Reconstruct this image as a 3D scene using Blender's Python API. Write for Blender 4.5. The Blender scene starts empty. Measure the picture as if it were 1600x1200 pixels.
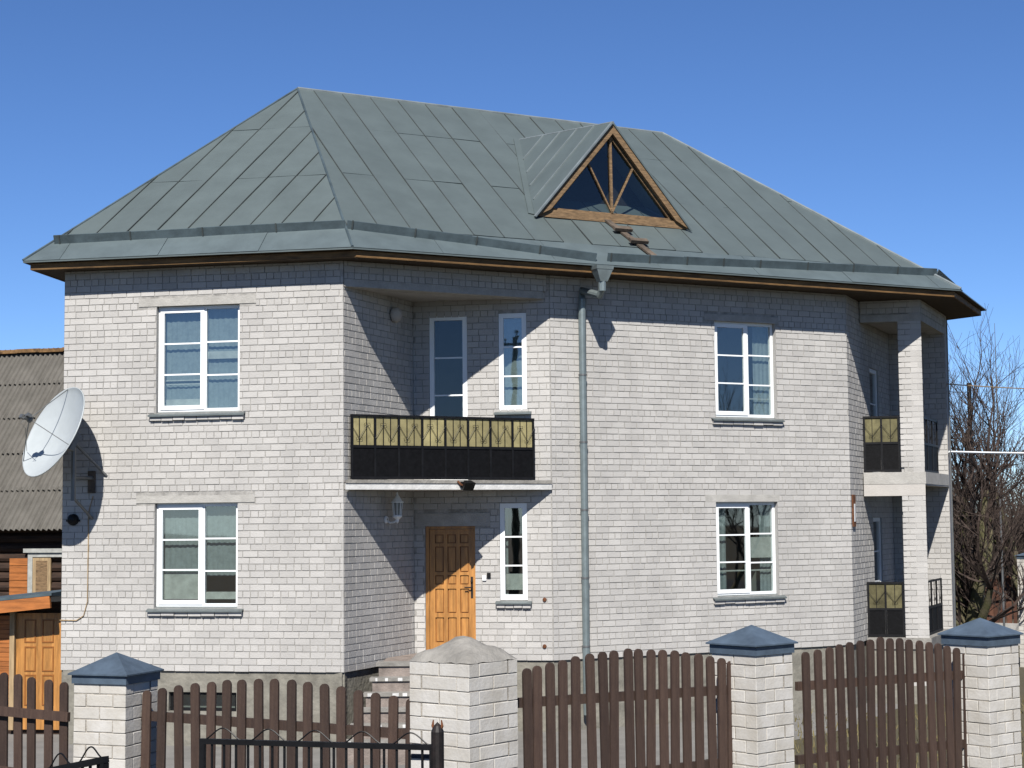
import bpy, bmesh, math, random
from mathutils import Vector, Matrix
random.seed(7)
R = math.radians
SC = bpy.context.scene
COL = SC.collection

# ------------------------------------------------------------------ camera
EYE = 3.35                                   # eye height above the yard
F, PITCH, ROLL = 2692.55, R(4.491), R(-0.543)
fwd = Vector((0, math.cos(PITCH), math.sin(PITCH)))
up0 = Vector((0, -math.sin(PITCH), math.cos(PITCH)))
r0 = Vector((1, 0, 0))
rgt = r0*math.cos(ROLL) + up0*math.sin(ROLL)
upv = up0*math.cos(ROLL) - r0*math.sin(ROLL)
cd = bpy.data.cameras.new('camera'); cam = bpy.data.objects.new('camera', cd); COL.objects.link(cam)
cd.sensor_width = 36; cd.lens = F/1600*36; cd.clip_start = .1; cd.clip_end = 5000
cam.matrix_world = Matrix(((rgt.x, upv.x, -fwd.x, 0), (rgt.y, upv.y, -fwd.y, 0), (rgt.z, upv.z, -fwd.z, EYE), (0, 0, 0, 1)))
SC.camera = cam
# ------------------------------------------------------------------ light
SUN_AZ, SUN_EL = R(-4), R(45)                # sun behind the viewer, a little to the left
W = bpy.data.worlds.new('World'); SC.world = W; W.use_nodes = True
nt = W.node_tree; nt.nodes.clear()
sky = nt.nodes.new('ShaderNodeTexSky'); sky.sky_type = 'NISHITA'; sky.sun_disc = False
sky.sun_elevation = SUN_EL; sky.sun_rotation = math.pi - SUN_AZ
sky.air_density = .65; sky.dust_density = 0; sky.ozone_density = 6; sky.altitude = 300
bg = nt.nodes.new('ShaderNodeBackground'); bg.inputs['Strength'].default_value = .069
wo = nt.nodes.new('ShaderNodeOutputWorld')
hs = nt.nodes.new('ShaderNodeHueSaturation'); hs.inputs['Saturation'].default_value = 1.09; hs.inputs['Hue'].default_value = .505; nt.links.new(sky.outputs[0], hs.inputs['Color']); nt.links.new(hs.outputs[0], bg.inputs[0]); nt.links.new(bg.outputs[0], wo.inputs[0])
sd = bpy.data.lights.new('sun', 'SUN'); sd.energy = 5.0; sd.angle = R(.53); sd.color = (1, .955, .89)
so = bpy.data.objects.new('sun', sd); COL.objects.link(so)
sv = Vector((math.sin(SUN_AZ)*math.cos(SUN_EL), -math.cos(SUN_AZ)*math.cos(SUN_EL), math.sin(SUN_EL)))
so.rotation_euler = sv.to_track_quat('Z', 'Y').to_euler(); so.location = (10, -20, 30)
SC.view_settings.view_transform = 'Standard'; SC.view_settings.look = 'None'
SC.view_settings.exposure = .92; SC.view_settings.gamma = 1

# ------------------------------------------------------------------ helpers
def ray(x, y): return fwd*F + rgt*(x-800) + upv*(600-y)
def at(x, y, depth=None, z=None, plane=None):
    """world point seen at x, y: at a given depth (world Y), height or on a plane (point, normal)"""
    d = ray(x, y)
    if depth is not None: t = depth/d.y
    elif z is not None: t = (z-EYE)/d.z
    else: t = plane[1].dot(plane[0]-Vector((0, 0, EYE)))/plane[1].dot(d)
    return d*t + Vector((0, 0, EYE))
def H(z): return z + EYE                     # height relative to the eye -> height above the yard

class MB:
    def __init__(s): s.v = []; s.f = []; s.a = []; s.m = []; s.mi = 0
    def face(s, pts, tint=None):
        n = len(s.v); s.v += [tuple(p) for p in pts]; s.f.append(tuple(range(n, n+len(pts)))); s.a.append(tint); s.m.append(s.mi)
    def quads(s, idx, pts, tint=None):
        n = len(s.v); s.v += [tuple(p) for p in pts]
        for q in idx: s.f.append(tuple(i+n for i in q)); s.a.append(tint); s.m.append(s.mi)
    def hexa(s, p, tint=None, back=True):
        """8 points: 0-3 bottom loop (ccw seen from above), 4-7 top loop"""
        idx = [(0, 3, 2, 1), (4, 5, 6, 7), (0, 1, 5, 4), (1, 2, 6, 5), (2, 3, 7, 6), (3, 0, 4, 7)]
        s.quads(idx, p, tint)
    def box(s, c, x, y, z, tint=None):
        """centre c and three half-axis vectors"""
        c, x, y, z = Vector(c), Vector(x), Vector(y), Vector(z)
        s.hexa([c-x-y-z, c+x-y-z, c+x+y-z, c-x+y-z, c-x-y+z, c+x-y+z, c+x+y+z, c-x+y+z], tint)
    def abox(s, lo, hi, tint=None):
        lo, hi = Vector(lo), Vector(hi); c = (lo+hi)/2; h = (hi-lo)/2
        s.box(c, (h.x, 0, 0), (0, h.y, 0), (0, 0, h.z), tint)
    def bar(s, a, b, w, h, up=(0, 0, 1), tint=None):
        """rectangular bar from a to b, w wide and h high"""
        a, b = Vector(a), Vector(b); d = (b-a); L = d.length; d.normalize()
        u = Vector(up); sx = d.cross(u)
        if sx.length < 1e-5: sx = d.cross(Vector((1, 0, 0)))
        sx.normalize(); uy = sx.cross(d)
        s.box((a+b)/2, d*(L/2), sx*(w/2), uy*(h/2), tint)
    def prism(s, poly, n, tint=None):
        """planar polygon (list of Vectors) extruded by vector n"""
        n = Vector(n); k = len(poly); base = len(s.v)
        s.v += [tuple(p) for p in poly] + [tuple(Vector(p)+n) for p in poly]
        s.f.append(tuple(base+i for i in reversed(range(k)))); s.f.append(tuple(base+k+i for i in range(k)))
        for i in range(k): j = (i+1) % k; s.f.append((base+i, base+j, base+k+j, base+k+i))
        s.a += [tint]*(k+2); s.m += [s.mi]*(k+2)
    def tube(s, pts, rad, sides=8, cap=True, tint=None):
        pts = [Vector(p) for p in pts]; k = len(pts)
        rr = rad if isinstance(rad, (list, tuple)) else [rad]*k
        base = len(s.v); prev = None
        for i, p in enumerate(pts):
            d = (pts[min(i+1, k-1)]-pts[max(i-1, 0)]).normalized()
            if prev is None: x = d.orthogonal().normalized()
            else:
                x = prev - d*prev.dot(d); x.normalize()
            prev = x; y = d.cross(x)
            for j in range(sides):
                a = 2*math.pi*j/sides; s.v.append(tuple(p + (x*math.cos(a)+y*math.sin(a))*rr[i]))
        for i in range(k-1):
            for j in range(sides):
                j2 = (j+1) % sides
                s.f.append((base+i*sides+j, base+i*sides+j2, base+(i+1)*sides+j2, base+(i+1)*sides+j)); s.a.append(tint); s.m.append(s.mi)
        if cap:
            s.f.append(tuple(base+j for j in reversed(range(sides)))); s.a.append(tint); s.m.append(s.mi)
            s.f.append(tuple(base+(k-1)*sides+j for j in range(sides))); s.a.append(tint); s.m.append(s.mi)
    def lathe(s, c, axis, prof, sides=16, tint=None):
        """profile of (distance along axis, radius)"""
        c = Vector(c); ax = Vector(axis).normalized(); x = ax.orthogonal().normalized(); y = ax.cross(x); base = len(s.v)
        for h, r_ in prof:
            for j in range(sides):
                a = 2*math.pi*j/sides; s.v.append(tuple(c+ax*h+(x*math.cos(a)+y*math.sin(a))*max(r_, 1e-4)))
        for i in range(len(prof)-1):
            for j in range(sides):
                j2 = (j+1) % sides
                s.f.append((base+i*sides+j, base+i*sides+j2, base+(i+1)*sides+j2, base+(i+1)*sides+j)); s.a.append(tint); s.m.append(s.mi)
    def mesh(s, name, mat, off=Vector((0, 0, 0)), smooth=False):
        me = bpy.data.meshes.new(name)
        me.from_pydata([tuple(Vector(v)-off) for v in s.v], [], s.f)
        for m_ in (mat if isinstance(mat, (list, tuple)) else [mat]): me.materials.append(m_)
        if any(s.m): me.polygons.foreach_set('material_index', s.m)
        if any(a is not None for a in s.a):
            at_ = me.attributes.new('tint', 'FLOAT', 'FACE'); at_.data.foreach_set('value', [a if a is not None else .5 for a in s.a])
        if smooth: me.polygons.foreach_set('use_smooth', [True]*len(me.polygons))
        me.update(); return me
    def build(s, name, mat, parent=None, smooth=False, **kw):
        org = origin(parent)
        o = bpy.data.objects.new(name, s.mesh(name, mat, org, smooth)); COL.objects.link(o)
        if parent: o.parent = parent
        tag(o, **kw); return o
ROOTS = {}
def origin(o):
    while o is not None and o.parent: o = o.parent
    return Vector(ROOTS.get(o.name, (0, 0, 0))) if o else Vector((0, 0, 0))
def tag(o, label=None, cat=None, group=None, kind=None):
    if label: o['label'] = label
    if cat: o['category'] = cat
    if group: o['group'] = group
    if kind: o['kind'] = kind
    return o
def thing(name, loc, label, cat, group=None):
    o = bpy.data.objects.new(name, None); COL.objects.link(o); o.location = loc; o.empty_display_size = .2
    ROOTS[o.name] = tuple(loc); return tag(o, label, cat, group)
def inst(name, me, parent, loc, rz=0, rot=None):
    """object that shares mesh data, placed at a world position under parent"""
    o = bpy.data.objects.new(name, me); COL.objects.link(o); o.parent = parent
    o.location = Vector(loc)-origin(parent); o.rotation_euler = rot if rot else (0, 0, rz); return o

# ------------------------------------------------------------------ materials
ALB = .575                                   # the picture is exposed about half a stop up: base colours sit lower
def mat(name, col, rough=.8, var=.15, scale=6., bump=0., bscale=60., metal=0., spec=.3, col2=None, streak=None, tint=False, objvar=0., trans=0., detail=5., world=False, stain=0.):
    k_ = 1 if name.startswith('white') else ALB; col = tuple(c*k_ for c in col); col2 = tuple(c*k_ for c in col2) if col2 else None
    m = bpy.data.materials.new(name); m.use_nodes = True; t = m.node_tree; N = t.nodes; Lk = t.links
    b = N['Principled BSDF']; b.inputs['Roughness'].default_value = rough; b.inputs['Metallic'].default_value = metal
    b.inputs['Specular IOR Level'].default_value = spec
    tc = N.new('ShaderNodeTexCoord'); mp = N.new('ShaderNodeMapping'); ge = N.new('ShaderNodeNewGeometry'); Lk.new(ge.outputs['Position'] if world else tc.outputs['Object'], mp.inputs[0])
    if streak: mp.inputs['Scale'].default_value = streak
    nz = N.new('ShaderNodeTexNoise'); nz.inputs['Scale'].default_value = scale; nz.inputs['Detail'].default_value = detail; nz.inputs['Roughness'].default_value = .65
    Lk.new(mp.outputs[0], nz.inputs['Vector'])
    c2 = col2 or tuple(c*(1-2*var) for c in col)
    rp = N.new('ShaderNodeValToRGB'); rp.color_ramp.elements[0].position = .32; rp.color_ramp.elements[1].position = .68
    rp.color_ramp.elements[0].color = (*c2, 1); rp.color_ramp.elements[1].color = (*[min(1, c*(1+var*.5)) for c in col], 1)
    Lk.new(nz.outputs['Fac'], rp.inputs[0]); out = rp.outputs[0]
    def mul(out, val, lo, hi):
        mr = N.new('ShaderNodeMapRange'); mr.inputs[3].default_value = lo; mr.inputs[4].default_value = hi; Lk.new(val, mr.inputs[0])
        mx = N.new('ShaderNodeMix'); mx.data_type = 'RGBA'; mx.blend_type = 'MULTIPLY'; mx.inputs[0].default_value = 1
        Lk.new(out, mx.inputs[6]); Lk.new(mr.outputs[0], mx.inputs[7]); return mx.outputs[2]
    if stain:                                # rain streaks and damp patches
        m3 = N.new('ShaderNodeMapping'); m3.inputs['Scale'].default_value = (2.2, 2.2, .22); Lk.new(ge.outputs['Position'] if world else tc.outputs['Object'], m3.inputs[0])
        n3 = N.new('ShaderNodeTexNoise'); n3.inputs['Scale'].default_value = 1.4; n3.inputs['Detail'].default_value = 6; Lk.new(m3.outputs[0], n3.inputs['Vector'])
        out = mul(out, n3.outputs['Fac'], 1-stain*1.6, 1+stain)
    if tint:
        an = N.new('ShaderNodeAttribute'); an.attribute_name = 'tint'; out = mul(out, an.outputs['Fac'], .90, 1.045)
    if objvar:
        oi = N.new('ShaderNodeObjectInfo'); out = mul(out, oi.outputs['Random'], 1-objvar, 1+objvar)
    Lk.new(out, b.inputs['Base Color'])
    if bump:
        n2 = N.new('ShaderNodeTexNoise'); n2.inputs['Scale'].default_value = bscale; n2.inputs['Detail'].default_value = 4
        Lk.new(mp.outputs[0], n2.inputs['Vector'])
        bp = N.new('ShaderNodeBump'); bp.inputs['Strength'].default_value = bump; bp.inputs['Distance'].default_value = .02
        Lk.new(n2.outputs['Fac'], bp.inputs['Height']); Lk.new(bp.outputs[0], b.inputs['Normal'])
    if trans:
        tr = N.new('ShaderNodeBsdfTranslucent'); Lk.new(out, tr.inputs[0]); ms = N.new('ShaderNodeMixShader'); ms.inputs[0].default_value = trans
        Lk.new(b.outputs[0], ms.inputs[1]); Lk.new(tr.outputs[0], ms.inputs[2]); Lk.new(ms.outputs[0], N['Material Output'].inputs[0])
    return m
M = {}
M['brick'] = mat('silicate_brick', (.622, .605, .577), .9, .07, .8, .25, 45, tint=True, spec=.15, world=True, stain=.07)
M['mortar'] = mat('mortar', (.48, .465, .435), .95, .2, 9, .3, 80)
M['postbrick'] = mat('post_brick', (.71, .69, .65), .9, .10, 4, .15, 40, tint=True, spec=.15, col2=(.60, .565, .50), world=True, stain=.10)
M['postmortar'] = mat('post_mortar', (.50, .46, .40), .95, .2, 12, .4, 60)
M['concrete'] = mat('concrete', (.34, .325, .295), .93, .18, 5, .5, 30)
M['lintel'] = mat('lintel_concrete', (.52, .505, .47), .93, .1, 5, .3, 40)
M['plinth'] = mat('plinth_render', (.30, .285, .24), .95, .2, 3.5, .7, 14)
M['white'] = mat('white_plastic', (.62, .64, .645), .35, .02, 3, spec=.45)
M['whitewash'] = mat('plaster', (.60, .57, .53), .9, .06, 3, .2, 40)
M['slabedge'] = mat('slab_white_paint', (.78, .78, .76), .8, .12, 8, .3, 40)
M['roof'] = mat('galvanised_roof_sheet', (.138, .174, .176), .5, .07, 1.6, .35, 2.6, metal=.2, spec=.35, objvar=.03)
M['eave'] = mat('eave_sheet', (.138, .178, .190), .5, .1, 2.2, .1, 8, metal=.15, spec=.3, objvar=.03)
M['seam'] = mat('roof_seam', (.085, .10, .10), .6, .15, 3, metal=.2)
M['gutter'] = mat('roof_gutter_sheet', (.12, .165, .185), .48, .2, 3, .15, 12, metal=.3, spec=.35, objvar=.05)
M['flash'] = mat('bright_flashing', (.34, .39, .40), .42, .15, 3, .1, 12, metal=.35)
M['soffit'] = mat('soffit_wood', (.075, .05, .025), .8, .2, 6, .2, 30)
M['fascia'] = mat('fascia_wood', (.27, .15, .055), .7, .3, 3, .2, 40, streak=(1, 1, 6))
M['oldwood'] = mat('weathered_wood', (.29, .185, .095), .75, .3, 4, .3, 30, streak=(2, 2, 10))
M['greywood'] = mat('grey_wood', (.16, .125, .095), .85, .3, 5, .3, 30)
M['door'] = mat('varnished_pine', (.60, .28, .075), .42, .24, 2.4, .06, 40, streak=(7, 7, .8), spec=.4)
M['doorline'] = mat('pine_groove', (.36, .13, .025), .5, .15, 4, spec=.35)
M['zinc'] = mat('zinc_pipe', (.30, .36, .365), .42, .12, 6, metal=.45, spec=.4)
M['sill'] = mat('sill_sheet', (.22, .25, .25), .45, .12, 5, metal=.35)
M['black'] = mat('black_paint', (.010, .010, .011), .5, .3, 8, spec=.2)
M['darkpanel'] = mat('black_sheet', (.006, .006, .007), .6, .3, 14, .1, 30, spec=.12)
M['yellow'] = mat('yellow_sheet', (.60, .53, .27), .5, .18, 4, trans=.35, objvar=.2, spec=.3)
M['yellow_shaded'] = mat('shaded_yellow_sheet', (.26, .235, .12), .6, .3, 4, trans=.3, objvar=.2, spec=.2)  # yellow railing sheet with the loggia shade put into its colour
M['picket'] = mat('brown_stained_wood', (.070, .043, .031), .7, .3, 5, .3, 40, streak=(7, 7, .9), objvar=.28, spec=.3, col2=(.045, .026, .020))
M['fenceboard'] = mat('red_brown_board', (.17, .075, .045), .8, .3, 4, objvar=.4)
M['blue'] = mat('blue_painted_sheet', (.115, .16, .215), .5, .18, 5, .2, 9, metal=.15, spec=.35, objvar=.05)
M['steel'] = mat('grey_steel', (.25, .26, .26), .5, .1, 6, metal=.6)
M['dish'] = mat('dish_paint', (.52, .565, .58), .45, .05, 3, spec=.35)
M['rust'] = mat('rust', (.20, .075, .03), .9, .3, 20)
M['rustiron'] = mat('rusty_black_iron', (.02, .014, .012), .6, .4, 20)
M['slate'] = mat('asbestos_slate', (.172, .162, .143), .95, .22, 1.6, .35, 30, col2=(.115, .108, .094), streak=(1, 1, .35))
M['lichen'] = mat('lichen_ridge', (.30, .17, .07), .95, .4, 5, .5, 20)
M['log'] = mat('dark_log', (.055, .028, .016), .8, .35, 4, .3, 30, streak=(.5, .5, 4))
M['orangewood'] = mat('orange_board', (.50, .175, .045), .55, .22, 3, .1, 30, streak=(.7, .7, 6), objvar=.1)
M['palewood'] = mat('pale_wood', (.50, .36, .20), .7, .2, 4, streak=(5, 5, .6))
M['paleblue'] = mat('pale_paint', (.48, .49, .46), .8, .15, 6)
M['bark'] = mat('mossy_bark', (.15, .125, .085), .95, .35, 5, .6, 30, col2=(.10, .105, .035))
M['twig'] = mat('twig_bark', (.085, .06, .05), .9, .3, 8)
M['brush'] = mat('brushwood', (.085, .062, .045), .95, .35, 3)
M['asphalt'] = mat('yard_paving', (.25, .243, .228), .95, .12, 1.4, .3, 60)
M['grass'] = mat('dry_grass', (.22, .18, .085), .95, .3, .9, .5, 40, col2=(.13, .115, .045))
M['earth'] = mat('ground_earth', (.095, .08, .05), .97, .3, .25, .4, 20, col2=(.085, .075, .04))
M['room'] = mat('room_wall', (.24, .25, .235), .95, .1, 2)
M['curtain'] = mat('lace_curtain', (.40, .46, .47), .9, .12, 14, trans=.35, detail=8.)
M['lampglass'] = mat('lamp_glass', (.5, .52, .5), .3, .1, 6, trans=.4)
M['navy'] = mat('navy_box', (.03, .045, .075), .5, .2, 8)
M['redbrick'] = mat('step_brick', (.34, .285, .25), .92, .22, 5, .4, 40)
def glass(name, refl, tintc=(.80, .88, .86)):
    m = bpy.data.materials.new(name); m.use_nodes = True; t = m.node_tree; N = t.nodes; N.clear()
    o = N.new('ShaderNodeOutputMaterial'); mx = N.new('ShaderNodeMixShader'); tr = N.new('ShaderNodeBsdfTransparent'); gl = N.new('ShaderNodeBsdfGlossy')
    tr.inputs[0].default_value = (*tintc, 1); gl.inputs['Roughness'].default_value = .015
    fr = N.new('ShaderNodeLayerWeight'); fr.inputs[0].default_value = .5
    pw_ = N.new('ShaderNodeMath'); pw_.operation = 'POWER'; pw_.inputs[1].default_value = 4; t.links.new(fr.outputs['Facing'], pw_.inputs[0])
    ad = N.new('ShaderNodeMath'); ad.operation = 'ADD'; ad.inputs[1].default_value = refl; ad.use_clamp = True
    nz = N.new('ShaderNodeTexNoise'); nz.inputs['Scale'].default_value = 1.1; bp = N.new('ShaderNodeBump'); bp.inputs['Strength'].default_value = .05; bp.inputs['Distance'].default_value = .03
    tc = N.new('ShaderNodeTexCoord'); t.links.new(tc.outputs['Object'], nz.inputs[0])
    t.links.new(nz.outputs[0], bp.inputs['Height']); t.links.new(bp.outputs[0], gl.inputs['Normal'])
    t.links.new(pw_.outputs[0], ad.inputs[0]); t.links.new(ad.outputs[0], mx.inputs[0]); t.links.new(tr.outputs[0], mx.inputs[1]); t.links.new(gl.outputs[0], mx.inputs[2]); t.links.new(mx.outputs[0], o.inputs[0])
    return m
M['glass'] = glass('window_glass', .20)
M['glassdark'] = glass('attic_glass', .07, (.7, .75, .75))

# ------------------------------------------------------------------ ground
m = MB(); m.face([(-900, -300, 0), (900, -300, 0), (900, 2500, 0), (-900, 2500, 0)])
m.build('ground', M['earth'], kind='structure')
m = MB(); m.face([(-12, 22.5, .006), (.5, 21.5, .006), (5.2, 27.5, .006), (7, 31, .006), (-8, 40, .006), (-14, 40, .006)])
m.build('paved_yard', M['asphalt'], kind='structure')
m = MB(); m.face([(-60, -14, .006), (60, -14, .006), (60, 9.8, .006), (-60, 9.8, .006)])
m.build('road', mat('road_asphalt', (.055, .055, .055), .9, .2, 4, .4, 80), kind='structure')

# ------------------------------------------------------------------ the house: plan
zP, zE, zBEAM = H(-2.228), H(4.0185), H(3.515)
def d2(a): return Vector((math.cos(a), math.sin(a), 0))
aL = R(-11.544); aR = R(27.681); aS = R(66.976); aB = aL + R(9.37)
dL, dR, dS, dB = d2(aL), d2(aR), d2(aS), d2(aB)
nL = Vector((-dL.y, dL.x, 0)); nR = Vector((-dR.y, dR.x, 0))      # pointing into the house
C0 = Vector((-2.5196, 25.6746, 0))
LL = C0 - dL*4.5078
I0 = C0 + dS*2.3503
def isect(p, d, q, e):
    k = d.x*e.y - d.y*e.x; t = ((q.x-p.x)*e.y - (q.y-p.y)*e.x)/k; return p + d*t
Q0 = C0 + nR*.12
def online(px, py, p, d):                    # plan point where a sight line meets a wall line
    P = at(px, py, plane=(p, Vector((-d.y, d.x, 0)))); return Vector((P.x, P.y, 0))
W0 = online(862, 750, Q0, dR)
K1 = online(1328, 750, Q0, dR)
dK = d2(R(66.9))
K2 = K1 + dK*3.9
COLN = at(1446, 760, depth=31.0); COLN.z = 0
HR = COLN + dK*2.62                          # right end of the loggia back wall
class Wall:
    def __init__(s, p, q): s.p = Vector(p); s.q = Vector(q); s.d = (s.q-s.p); s.len = s.d.length; s.d.normalize(); s.n = Vector((s.d.y, -s.d.x, 0))
    def P(s, u, z, off=0): v = s.p + s.d*u + s.n*off; return Vector((v.x, v.y, z))
    def uz(s, x, y, off=0):
        v = at(x, y, plane=(s.p + s.n*off, s.n)); return (v-s.p).dot(s.d), v.z
WL, WS, WB, WR = Wall(LL, C0), Wall(C0, I0), Wall(I0, W0), Wall(W0, K1)
WK, WQ = Wall(K1, K2), Wall(K2, HR)
WM = Wall(C0, W0)                            # the beam and slab line across the entrance recess
house = thing('brick_house', (0, 29, 0), 'two-storey white brick house with grey-green metal hip roof and recessed balcony', 'house')

def wall_body(w, z0, z1, ops, th=.30, name='wall', mats=None, u0=0, u1=None, label=None):
    u1 = w.len if u1 is None else u1
    us = sorted({u0, u1, *[v for o in ops for v in o[:2]]}); zs = sorted({z0, z1, *[v for o in ops for v in o[2:4]]})
    m = MB(); fo = -.008
    for off in (fo, -th):
        for a, b in zip(us, us[1:]):
            for c, d in zip(zs, zs[1:]):
                if any(o[0]-1e-6 <= a and b <= o[1]+1e-6 and o[2]-1e-6 <= c and d <= o[3]+1e-6 for o in ops): continue
                q = [w.P(a, c, off), w.P(b, c, off), w.P(b, d, off), w.P(a, d, off)]
                m.face(q if off == fo else q[::-1])
    def ring(a, b, c, d):
        for (s, e) in (((a, c), (b, c)), ((b, c), (b, d)), ((b, d), (a, d)), ((a, d), (a, c))):
            m.face([w.P(*s, fo), w.P(*s, -th), w.P(*e, -th), w.P(*e, fo)])
    m.mi = 1; ring(u0, u1, z0, z1)
    for o in ops: ring(*o[:4])
    return m.build(name, mats or [M['mortar'], M['brick']], house)
BR = []                                      # every brick: (wall, u0, u1, z0, z1, tint)
CH, BP, J = .1, .236, .013
ZB = zP - .02*0
def lay(w, z0, z1, ops, us=0., ue=None, phase=0., hdr=3, rnd=random.Random(3)):
    ue = w.len if ue is None else ue
    k = 0; z = z0
    while z < z1 - .02:
        zt = min(z+CH-J, z1)
        kk = round((z0-ZB)/CH) + k
        header = kk % 4 == hdr
        p = BP/2 if header else BP
        off = (phase + (kk % 2)*BP/2 + (rnd.random()-.5)*.03) % p
        cuts = []; u = us - off
        while u < ue:
            e_ = u+p+rnd.uniform(-.007, .007); cuts.append((u, e_-J+rnd.uniform(-.003, .003))); u = e_
        for a, b in cuts:
            segs = [(max(a, us+.002), min(b, ue-.002))]
            for o in ops:
                if o[3] <= z+.03 or o[2] >= zt-.03: continue
                ns = []
                for (s, e) in segs:
                    if e <= o[0] or s >= o[1]: ns.append((s, e)); continue
                    if s < o[0]: ns.append((s, o[0]))
                    if e > o[1]: ns.append((o[1], e))
                segs = ns
            for s, e in segs:
                if e-s > .028: BR.append((w, s, e, z+rnd.uniform(-.0015, .002), zt+rnd.uniform(-.002, .0015), rnd.random()))
        z += CH; k += 1
def px_rect(w, x0, y0, x1, y1, off=0):
    a = w.uz(x0, (y0+y1)/2, off); b = w.uz(x1, (y0+y1)/2, off); c = w.uz((x0+x1)/2, y0, off); d = w.uz((x0+x1)/2, y1, off)
    return (a[0], b[0], d[1], c[1])
# openings: u0, u1, z0, z1
wl_u = px_rect(WL, 244, 476.5, 374, 644); wl_d = px_rect(WL, 241, 785.5, 371, 950)
wr_u = px_rect(WR, 1117.5, 503, 1213, 653); wr_d = px_rect(WR, 1120, 784, 1216.5, 931)
wb_d = px_rect(WB, 664.5, 822, 743, 1018); wb_w = px_rect(WB, 781, 786, 824, 938)
wb_v = px_rect(WB, 779, 489, 823, 642); wb_b = px_rect(WB, 671, 493, 730.5, 746)
zSLT, zSLB = WM.uz(700, 750)[1], WM.uz(700, 765)[1]
wb_d = (wb_d[0], wb_d[1], zP+.13, wb_d[3]); wb_b = (wb_b[0], wb_b[1], zSLT, wb_b[3])
wk_d = (1.95, 2.75, zP+.15, zP+2.2); wk_u = (1.95, 2.75, zSLT+.02, zSLT+2.15)
bl_w = px_rect(WL, 262, 1082, 368, 1112)
TOP = zE - .12
def lintel(w, x0, x1, y0, y1, off=.003):
    a = w.uz(x0, (y0+y1)/2); b = w.uz(x1, (y0+y1)/2); c = w.uz((x0+x1)/2, y0)[1]; d = w.uz((x0+x1)/2, y1)[1]
    m = MB(); m.hexa([w.P(a[0], d, off), w.P(b[0], d, off), w.P(b[0], d, -.13), w.P(a[0], d, -.13), w.P(a[0], c, off), w.P(b[0], c, off), w.P(b[0], c, -.13), w.P(a[0], c, -.13)])
    m.build('lintel', M['lintel'], house); return (a[0], b[0], d, c)
lin_L = [lintel(WL, 217, 400, 464, 476.5), lintel(WL, 213, 398, 774, 785.5)]
lin_R = [lintel(WR, 1100, 1216, 493, 503), lintel(WR, 1102, 1218, 773, 784)]
lin_B = [lintel(WB, 649, 766, 802, 822)]
wall_body(WL, zP, TOP, [wl_u, wl_d]); lay(WL, zP, TOP, [wl_u, wl_d]+lin_L, phase=.03)
wall_body(WS, zP, TOP, []); lay(WS, zP, TOP, [], us=.016, phase=.1, hdr=1, rnd=random.Random(5))
wall_body(WB, zP, TOP, [wb_d, wb_w, wb_v, wb_b]); lay(WB, zP, TOP, [wb_d, wb_w, wb_v, wb_b]+lin_B, us=.002, ue=WB.len-.014, phase=.07, rnd=random.Random(6))
wall_body(WR, zP, TOP, [wr_u, wr_d]); lay(WR, zP, TOP, [wr_u, wr_d]+lin_R, us=.006, phase=.15, rnd=random.Random(8))
wall_body(WK, zP, TOP, [wk_d, wk_u]); lay(WK, zP, TOP, [wk_d, wk_u], us=.016, phase=.02, rnd=random.Random(9))
wall_body(WQ, zP, TOP, []); lay(WQ, zP, TOP, [], phase=.05, rnd=random.Random(10))
# wall above the entrance balcony, carried on a concrete beam
zBT = zBEAM + .12
wall_body(WM, zBT, TOP, [], th=.25, u0=.02, u1=WM.len-.06); lay(WM, zBT, TOP, [], us=.016, ue=WM.len-.06, phase=.06, rnd=random.Random(12))
m = MB(); m.hexa([WM.P(.016, zBEAM, 0), WM.P(WM.len-.12, zBEAM, 0), WM.P(WM.len-.2, zBEAM, -.28), WM.P(.1, zBEAM, -.28)] + [WM.P(.016, zBT-.004, 0), WM.P(WM.len-.12, zBT-.004, 0), WM.P(WM.len-.2, zBT-.004, -.28), WM.P(.1, zBT-.004, -.28)])
m.build('concrete_beam', M['lintel'], house)
def tri_slab(name, mt, z0, z1, grow=0., inset=.0):
    a, b, c = WM.P(.01-0*grow, 0, grow), WM.P(WM.len-.02, 0, grow), I0 + (WM.P(0, 0, -1)-WM.P(0, 0, 0))*0
    m = MB(); lo = [Vector((p.x, p.y, z0)) for p in (a, b, c)]; m.prism(lo, (0, 0, z1-z0)); return m.build(name, mt, house)
tri_slab('balcony_ceiling', M['whitewash'], zBEAM+.02, zBEAM+.10, grow=-.05)
tri_slab('balcony_slab', M['slabedge'], zSLB, zSLT-.055, grow=.04)
tri_slab('balcony_floor', M['concrete'], zSLT-.053, zSLT, grow=.055)
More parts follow.
